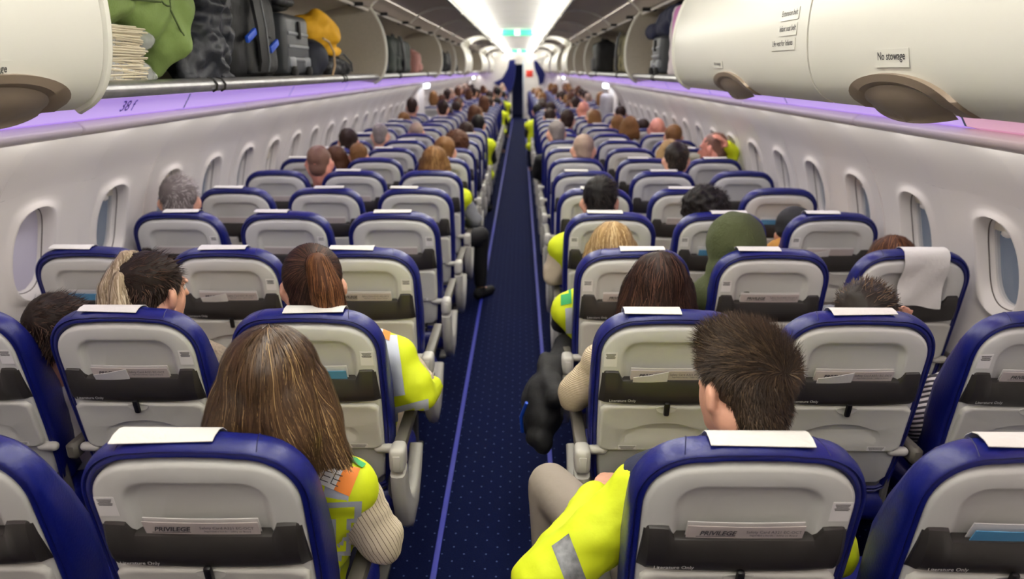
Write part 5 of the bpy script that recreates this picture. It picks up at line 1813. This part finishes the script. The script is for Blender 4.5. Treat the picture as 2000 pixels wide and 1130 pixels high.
# dark literature pocket bar
def pocket_geo(nu):
    hw = 0.197
    us = [-hw, -hw + 0.004, -hw + 0.012, -0.160, -0.147, -0.141, -0.134] + [-0.134 + 0.268 * i / nu for i in range(1, nu)] + [0.134, 0.141, 0.147, 0.160, hw - 0.012, hw - 0.004, hw]
    V, F = [], []
    prof_ = [(0.0, 0.004), (0.0, 0.020), (0.03, 0.026), (0.12, 0.030), (0.5, 0.038), (0.85, 0.034), (0.96, 0.028), (1.0, 0.019), (1.0, 0.004)]
    for u in us:
        a = abs(u)
        ear = smoothstep(0.133, 0.149, a)
        vt = 0.203 - 0.030 * ear
        vb = 0.283 + 0.009 * (1 - (u / hw) ** 2)
        e = 1 - 0.45 * smoothstep(hw - 0.016, hw, a)
        for t, w in prof_:
            V.append(B(u + math.copysign(0.006, u) * (t - 0.5) * (a > 0.19), vt + (vb - vt) * t, 0.004 + (w - 0.004) * (e if w > 0.01 else 1)))
    m = len(prof_)
    for i in range(len(us) - 1):
        for j in range(m - 1):
            a = i * m + j
            F.append((a, a + 1, a + m + 1, a + m))
        a = i * m
        F.append((a, a + m, a + 2 * m - 1, a + m - 1))
    F.append(tuple(range(m)))
    F.append(tuple((len(us) - 1) * m + j for j in range(m)))
    return V, F
ME_POCKET = mesh('literature_pocket', *pocket_geo(8), M_POCKET, angle=32)
# tray table with arched recess
TC = (0, 0.385)
tr = rrect(-0.193, 0.193, 0.292, 0.462, 0.006, 3, 0.022)
arch = []
for i in range(33):
    a = pi * i / 32
    arch.append((0.128 * cos(a), 0.435 - 0.085 * sin(a) ** 0.72))
arch = [(x, v) for x, v in arch] + [(-0.128, 0.440), (0.128, 0.440)]
def tl(p, w):
    if callable(w):
        return [B(x, v, w(v)) for x, v in ray_loop(p, TC, 72)]
    return Bl(ray_loop(p, TC, 72), w)
dep = lambda k: (lambda v: 0.0315 - k * max(0, 1 - (v - 0.345) / 0.085))
ME_TRAY = mesh('tray_table', *loft([tl(tr, 0.008), tl(tr, 0.027), tl(inset(tr, 0.004), 0.0315), tl(inset(tr, 0.009), 0.0325), tl(inset(tr, 0.013), 0.0315),
                                    tl(inset(arch, -0.004), 0.0315), tl(arch, dep(0.004)), tl(inset(arch, 0.012), dep(0.020)), tl(inset(arch, 0.03), dep(0.022))]), M_TRAY, angle=50)
ME_TRAY_LO = mesh('tray_table', *loft([Bl(tr, 0.008), Bl(tr, 0.029), Bl(inset(tr, 0.006), 0.0315)]), M_TRAY, angle=50)
def Bx(u0, u1, v0, v1, w0, w1, r):
    V, F = rbox(u0, u1, v0, v1, w0, w1, r, 2)
    return [B(p.x, p.y, p.z) for p in V], F
ME_LATCHB = mesh('tray_latch', *Bx(-0.0085, 0.0085, 0.272, 0.318, 0.034, 0.048, 0.006), M_LATCHBLK)
sc_l = [[B(0.032 * k * cos(a), 0.297 + 0.020 * k * sin(a) * (1.0 if sin(a) > 0 else 0.3), w) for a in [2 * pi * i / 24 for i in range(24)]] for k, w in ((1.0, 0.030), (0.95, 0.0345), (0.8, 0.034), (0.5, 0.0325))]
ME_SCALLOP = mesh('latch_recess', *loft(sc_l), M_TRAY, angle=60)
ME_LOWER = mesh('lower_back', *Bx(-0.185, 0.185, 0.462, 0.655, -0.02, 0.006, 0.012), M_LOWER)
def net_geo():
    parts = [Bx(-0.135, 0.135, 0.500, 0.506, 0.006, 0.018, 0.002), Bx(-0.135, 0.135, 0.640, 0.646, 0.006, 0.016, 0.002)]
    return join(parts)
ME_NET = mesh('net_pocket', *Bx(-0.135, 0.135, 0.50, 0.645, 0.004, 0.016, 0.005), M_MESH)
cords = []
for i in range(9):
    u = -0.12 + 0.03 * i
    cords.append(tube([B(u, 0.505, 0.0175), B(u, 0.64, 0.0175)], 0.0014, 4))
for j in range(5):
    v = 0.52 + 0.026 * j
    cords.append(tube([B(-0.13, v, 0.0175), B(0.13, v, 0.0175)], 0.0014, 4))
ME_CORD = mesh('net_cord', *join(cords), mat('net_cord_grey', (150, 150, 148), 0.7))
hg = []
for sgn in (1,):
    pass
ME_HINGE = mesh('tray_hinge', *join([capsule(B(-0.018, 0.466, 0.02), 0.015, B(0.018, 0.466, 0.02), 0.015, 12)]), M_ARMCAP)
ME_BAR = mesh('tray_bar', *tube([B(-0.2, 0.470, 0.014), B(0.2, 0.470, 0.014)], 0.006, 8), M_ARMCAP)
SPARV = []
ME_SPAR = mesh('back_spar', *tube([B(0, 0.44, -0.005), B(0, 0.56, -0.004), Vector((0, 0.12, 0.42)), Vector((0, 0.14, 0.36))], 0.012, 8), M_FRAMEGREY)
ME_PAN = mesh('seat_cushion', *rbox(-0.222, 0.222, 0.10, 0.56, 0.355, 0.465, 0.04, 3), M_BLUE)
def leg_geo(sx):
    a = tube([(sx, 0.16, 0.36), (sx, 0.40, 0.03)], 0.013, 6)
    b = tube([(sx, 0.46, 0.36), (sx, 0.40, 0.03)], 0.013, 6)
    c = rbox(sx - 0.02, sx + 0.02, 0.12, 0.50, 0.0, 0.02, 0.004, 1)
    return join([a, b, c])
ME_LEG = mesh('seat_leg', *leg_geo(0.12), M_FRAMEGREY)
ME_LEG2 = mesh('seat_leg', *leg_geo(-0.12), M_FRAMEGREY)
ME_BEAM = mesh('seat_beam', *tube([(-0.25, 0.2, 0.345), (0.25, 0.2, 0.345)], 0.02, 8), M_FRAMEGREY)
# armrests
ME_PAD = mesh('armrest_pad', *rbox(-0.020, 0.020, 0.055, 0.42, 0.628, 0.662, 0.010, 2), M_ARMPAD)
ME_CAP = mesh('armrest_cap', *rbox(-0.024, 0.024, 0.000, 0.075, 0.588, 0.668, 0.016, 3), M_ARMCAP)
ME_CAPIN = mesh('cap_inlay', *rbox(-0.012, 0.012, -0.004, 0.02, 0.598, 0.650, 0.005, 2), M_ARMCAP)
def u_panel():
    path = [(0.035, 0.585), (0.05, 0.50), (0.09, 0.41), (0.16, 0.355), (0.25, 0.36), (0.33, 0.41), (0.39, 0.475)]
    th = [0.040, 0.048, 0.056, 0.056, 0.046, 0.034, 0.022]
    loops = []
    for i, (y, z) in enumerate(path):
        a = Vector(path[max(0, i - 1)]); b = Vector(path[min(len(path) - 1, i + 1)])
        t = (b - a).normalized()
        nrm = Vector((-t.y, t.x))
        L = []
        for k in range(12):
            an = 2 * pi * k / 12
            q = Vector((y, z)) + nrm * th[i] * math.copysign(abs(cos(an)) ** 0.6, cos(an))
            L.append(Vector((0.024 * math.copysign(abs(sin(an)) ** 0.5, sin(an)), q.x, q.y)))
        loops.append(L)
    return loft(loops)
ME_UPAN = mesh('end_panel', *u_panel(), M_ARMCAP, angle=60)
ME_ARMLO = mesh('armrest_pad', *rbox(-0.019, 0.019, 0.05, 0.42, 0.60, 0.655, 0.010, 1), M_ARMPAD)
# stickers
M_STICK = stripe_mat('sticker_print', (224, 224, 222), (110, 110, 116), 95, 'Z', 0.30, 0.5)
ME_QR = mesh('notice_sticker', *Bx(-0.022, 0.022, -0.026, 0.026, 0, 0.0007, 0), M_CARD_BACK, False)
def sticker(u, v, w, hw, hh, name):
    return mesh(name, *Bx(u - hw, u + hw, v - hh, v + hh, w, w + 0.0007, 0), M_CARD_BACK, False)
def print_lines(u, v, w, hw, n, step):
    parts = []
    for i in range(n):
        k = hw * (0.95 - 0.2 * ((i * 7) % 3) / 2)
        parts.append(Bx(u - k, u + k, v + i * step - 0.0007, v + i * step + 0.0007, w, w + 0.0004, 0))
    return join(parts)
ME_STK = {s: (sticker(s * 0.173, 0.135, 0.0195, 0.019, 0.024, 'notice_sticker'), mesh('sticker_print', *print_lines(s * 0.173, 0.117, 0.0203, 0.015, 5, 0.0034), M_TEXT, False)) for s in (-1, 1)}
ME_STK2 = (sticker(-0.105, 0.447, 0.0318, 0.028, 0.0075, 'tray_sticker'), mesh('sticker_print', *print_lines(-0.105, 0.442, 0.0326, 0.026, 3, 0.0042), M_TEXT, False))
ME_STK3 = (sticker(0.120, 0.447, 0.0318, 0.028, 0.0075, 'tray_sticker'), mesh('sticker_print', *print_lines(0.120, 0.442, 0.0326, 0.026, 3, 0.0042), M_TEXT, False))

M_BACK = Matrix.Identity(4)
def back_frame(u, v, w):
    """text frame lying on the seat back: x across, y up the back"""
    return frame((1, 0, 0), -DV, B(u, v, w))

# seat layout: seats nobody in the photo shows are still part of the rows in view
for k in range(NROWS):
    for col, sx in SEATX.items():
        if k in (15, 16) and col in 'AF':
            continue
        s = empty('passenger_seat', (sx, row_y(k), 0))
        tag(s, 'grey airline seat with blue upholstery, %s of the %s row from the camera' % (WHERE[col], ORD[k]), 'seat', 'passenger seats')
        aisle = col in 'CD'
        out = 1 if col in 'ABC' else -1            # towards the aisle
        if k < 9:
            c = obj('back_cushion', ME_CUSH, s)
            if k < 4:
                obj('stitch_seam', ME_SEAM, c)
                obj('top_seam', ME_SEAM2, c)
                obj('top_seam', ME_SEAM3, c)
            obj('back_shell', ME_SHELL, s)
            p = obj('literature_pocket', ME_POCKET, s)
            if k < 3:
                t = obj('lettering', text_mesh('Literature Only', 0.0125, M_WHITE_INK), p)
                t.matrix_local = back_frame(-0.132, 0.266, 0.0392)
            tt = obj('tray_table', ME_TRAY, s)
            obj('latch_recess', ME_SCALLOP, tt)
            obj('tray_latch', ME_LATCHB, s)
            obj('lower_back', ME_LOWER, s)
            if k < 5:
                n = obj('net_pocket', ME_NET, s)
                obj('net_cord', ME_CORD, n)['kind'] = 'stuff'
            for q in (-0.195, 0.195):
                obj('tray_hinge', ME_HINGE, s, (q, 0, 0))
                obj('back_spar', ME_SPAR, s, (q * 1.03, 0, 0))
            obj('tray_bar', ME_BAR, s)
            if k < 4:
                a, b2 = ME_STK[-1 if (k == 0 and col in 'ABC') or (k > 0 and col in 'DEF') or (col == 'E') else 1]
                if not (k == 0 and col == 'E'):
                    if k == 0 and col == 'D':
                        a, b2 = ME_STK[1]
                    q = obj('notice_sticker', a, s)
                    obj('sticker_print', b2, q)
                for st in (ME_STK2, ME_STK3):
                    q = obj('tray_sticker', st[0], tt)
                    obj('sticker_print', st[1], q)
        else:
            obj('back_cushion', ME_CUSH_LO, s)
            obj('back_shell', ME_SHELL_LO, s)
            if k < 20:
                obj('literature_pocket', ME_POCKET, s)
                obj('tray_table', ME_TRAY_LO, s)
                obj('lower_back', ME_LOWER, s)
        obj('seat_cushion', ME_PAN, s)
        if aisle and k < 24:
            arm = obj('armrest_pad', ME_PAD, s, (out * 0.243, 0, 0))
            cp = obj('armrest_cap', ME_CAP, s, (out * 0.243, 0, 0))
            if k < 4:
                obj('cap_inlay', ME_CAPIN, cp)
            obj('end_panel', ME_UPAN, s, (out * 0.243, 0, 0))
            obj('seat_leg', ME_LEG2, s)
        obj('seat_leg', ME_LEG, s)
        if k < 6:
            obj('seat_beam', ME_BEAM, s)
            obj('armrest_pad', ME_ARMLO, s, (-out * 0.25, 0, 0))

# ------------------------------------------------------------------ headrest papers
def paper_geo(w0, off, hang, skew, front=0.02, wave=0.0, cut=9):
    """sheet folded over the seat top: hangs a little behind, with its own thickness"""
    nu = 12
    prof_ = [(-0.074, 0.06 + front), (-0.070, 0.045), (-0.064, 0.018), (-0.052, 0.002), (-0.038, -0.0055), (-0.016, -0.0085), (0.002, -0.006), (0.0125, 0.004), (0.0175, 0.014)][:cut]
    V = []
    for th in (0.0, 0.0016):
        for i in range(nu + 1):
            f = i / nu
            u = off - w0 / 2 + w0 * f
            h = hang * (1 + skew * (f - 0.5)) + wave * sin(f * 9)
            for w, v in prof_:
                V.append(B(u, v - th * 1.0, w + (th if v > 0.01 and w > 0 else 0)))
            nn = 8 if hang > 0.05 else 0
            if nn == 0:
                dv, dw = prof_[-1][1] - prof_[-2][1], prof_[-1][0] - prof_[-2][0]
                V[-1] = V[-1] + (B(0, dv, dw) - B(0, 0, 0)) * (hang * 40 * (f - 0.5) * skew)
            for q in range(1, nn + 1):
                V.append(B(u + 0.004 * sin(q + f * 5) * (hang > 0.05), 0.016 + h * q / nn, (0.0185 if hang < 0.05 else 0.0245 + 0.004 * sin(f * 7 + q)) + th + (0.021 * smoothstep(0.08, 0.2, h * q / nn) if hang > 0.05 else 0)))
    m = len(prof_) + (8 if hang > 0.05 else 0)
    F = []
    base = (nu + 1) * m
    for i in range(nu):
        for j in range(m - 1):
            a = i * m + j
            F.append((a, a + 1, a + m + 1, a + m))
            F.append((base + a, base + a + m, base + a + m + 1, base + a + 1))
        for j in (0, m - 1):
            a = i * m + j
            F.append((a, a + m, base + a + m, base + a))
    for i in (0, nu):
        for j in range(m - 1):
            a = i * m + j
            F.append((a, a + 1, base + a + 1, base + a))
    return V, F
PAPERS = [mesh('headrest_cover', *paper_geo(wd, o, 0.014, s, cut=ct), M_PAPER, angle=40) for wd, o, s, ct in
          ((0.19, -0.045, -0.8, 7), (0.19, 0.01, 0.35, 7), (0.17, -0.03, 0.6, 7), (0.18, 0.0, -0.5, 7), (0.16, -0.06, 0.3, 7), (0.17, 0.03, -0.7, 7))]
PAPER_LONG = mesh('headrest_cover', *paper_geo(0.17, 0.03, 0.19, 0.10, wave=0.002), M_PAPER, angle=60)
for k in range(26):
    for ci, (col, sx) in enumerate(SEATX.items()):
        if (k in (15, 16) and col in 'AF') or (k, col) in ((0, 'B'), (2, 'F'), (4, 'F'), (0, 'A'), (1, 'F')):
            continue
        if k > 4 and (k * 7 + ci * 3) % 5 < 2:
            continue
        mi = 0 if (k, col) == (0, 'C') else 1 if (k, col) == (0, 'D') else 2 + (k * 5 + ci * 3) % 4
        o = obj('headrest_cover', PAPERS[mi], loc=(sx, row_y(k), 0))
        tag(o, 'white paper headrest cover on the %s of the %s row from the camera' % (WHERE[col], ORD[k]), 'headrest cover', 'paper headrest covers')
o = obj('headrest_cover', PAPER_LONG, loc=(SEATX['F'], row_y(2), 0))
tag(o, 'long white paper headrest cover hanging far down a right window seat back', 'headrest cover', 'paper headrest covers')

# ------------------------------------------------------------------ cards and leaflets in the pockets
def card_geo(u0, u1, v0, v1, w, lean, fold=0.0, dog=0.0):
    """slightly bent sheet with thickness; lean tips its top edge backwards"""
    nu = 10
    V = []
    for th in (0, 0.0018):
        for i in range(nu + 1):
            f = i / nu
            u = u0 + (u1 - u0) * f
            top = v0 + dog * f
            for t in (0, 0.5, 1):
                V.append(B(u, top + (v1 - top) * t, w + th + lean * (1 - t) + 0.003 * sin(f * pi) * (1 - t)))
    F = []
    base = (nu + 1) * 3
    for i in range(nu):
        for j in range(2):
            a = i * 3 + j
            F.append((a, a + 1, a + 4, a + 3)); F.append((base + a, base + a + 3, base + a + 4, base + a + 1))
        for j in (0, 2):
            a = i * 3 + j
            F.append((a, a + 3, base + a + 3, base + a))
    for i in (0, nu):
        for j in range(2):
            a = i * 3 + j
            F.append((a, a + 1, base + a + 1, base + a))
    return V, F
ME_CARDF = mesh('card_sheet', *card_geo(-0.112, 0.112, 0.168, 0.225, 0.016, 0.008), M_CARD, False)
ME_CARDB = mesh('card_backing', *card_geo(-0.112, 0.112, 0.163, 0.225, 0.010, 0.008), M_CARD_BACK, False)
ME_LEAF = mesh('leaflet', *card_geo(-0.105, -0.005, 0.188, 0.225, 0.021, 0.010, dog=-0.02), M_CARD_BACK, False)
ME_BLUEC = mesh('blue_leaflet', *card_geo(-0.10, 0.11, 0.172, 0.225, 0.016, 0.012), M_CARD_BLUE, False)
ME_BLUEW = mesh('leaflet_edge', *card_geo(-0.105, 0.112, 0.158, 0.225, 0.010, 0.012), M_CARD_BACK, False)
CARDS = {(0, 'C'): 'p', (0, 'D'): 'p', (0, 'E'): 'b', (1, 'A'): 'p', (1, 'B'): 'l', (1, 'C'): 'b', (1, 'D'): 'pl', (1, 'E'): 'pl', (1, 'F'): 'p', (0, 'B'): 'p',
         (2, 'A'): 'b', (2, 'B'): 'l', (2, 'C'): 'p', (2, 'D'): 'p', (2, 'E'): 'p', (2, 'F'): 'b', (3, 'A'): 'p', (3, 'B'): 'p', (3, 'C'): 'p', (3, 'D'): 'p', (3, 'E'): 'b', (3, 'F'): 'pl',
         (4, 'A'): 'p', (4, 'B'): 'p', (4, 'C'): 'p', (4, 'F'): 'b', (4, 'E'): 'p', (5, 'A'): 'p', (5, 'B'): 'p'}
for (k, col), kind in CARDS.items():
    c = empty('safety_card', (SEATX[col], row_y(k), 0))
    if kind == 'b':
        obj('leaflet_edge', ME_BLUEW, c)
        obj('blue_leaflet', ME_BLUEC, c)
        tag(c, 'blue and white leaflet in pocket of the %s, %s row from camera' % (WHERE[col], ORD[k]), 'leaflet', 'cards in the seat pockets')
        continue
    obj('card_backing', ME_CARDB, c)
    f = obj('card_sheet', ME_CARDF, c)
    if k < 3:
        t = obj('lettering', text_mesh('PRIVILEGE', 0.0155, M_TEXT, bold=0.0004, shear=0.25), f)
        t.matrix_local = back_frame(-0.055, 0.184, 0.0290)
        o2 = obj('underline', mesh('underline', *Bx(-0.095, -0.02, 0.1925, 0.1935, 0.0274, 0.0278, 0), M_TEXT, False), f)
        t = obj('lettering', text_mesh('Safety Card A321 EC-OCT', 0.0095, M_TEXT), f)
        t.matrix_local = back_frame(0.052, 0.180, 0.0292)
        t = obj('lettering', text_mesh('Seguridad a bordo / Safety on Board', 0.0062, M_TEXT), f)
        t.matrix_local = back_frame(0.052, 0.189, 0.0286)
    if 'l' in kind:
        obj('leaflet', ME_LEAF, c)
    tag(c, 'grey safety card%s in pocket of the %s, %s row from camera' % (' with leaflet' if 'l' in kind else '', WHERE[col], ORD[k]), 'card', 'cards in the seat pockets')
bpy.data.scenes.remove(TMPSC)
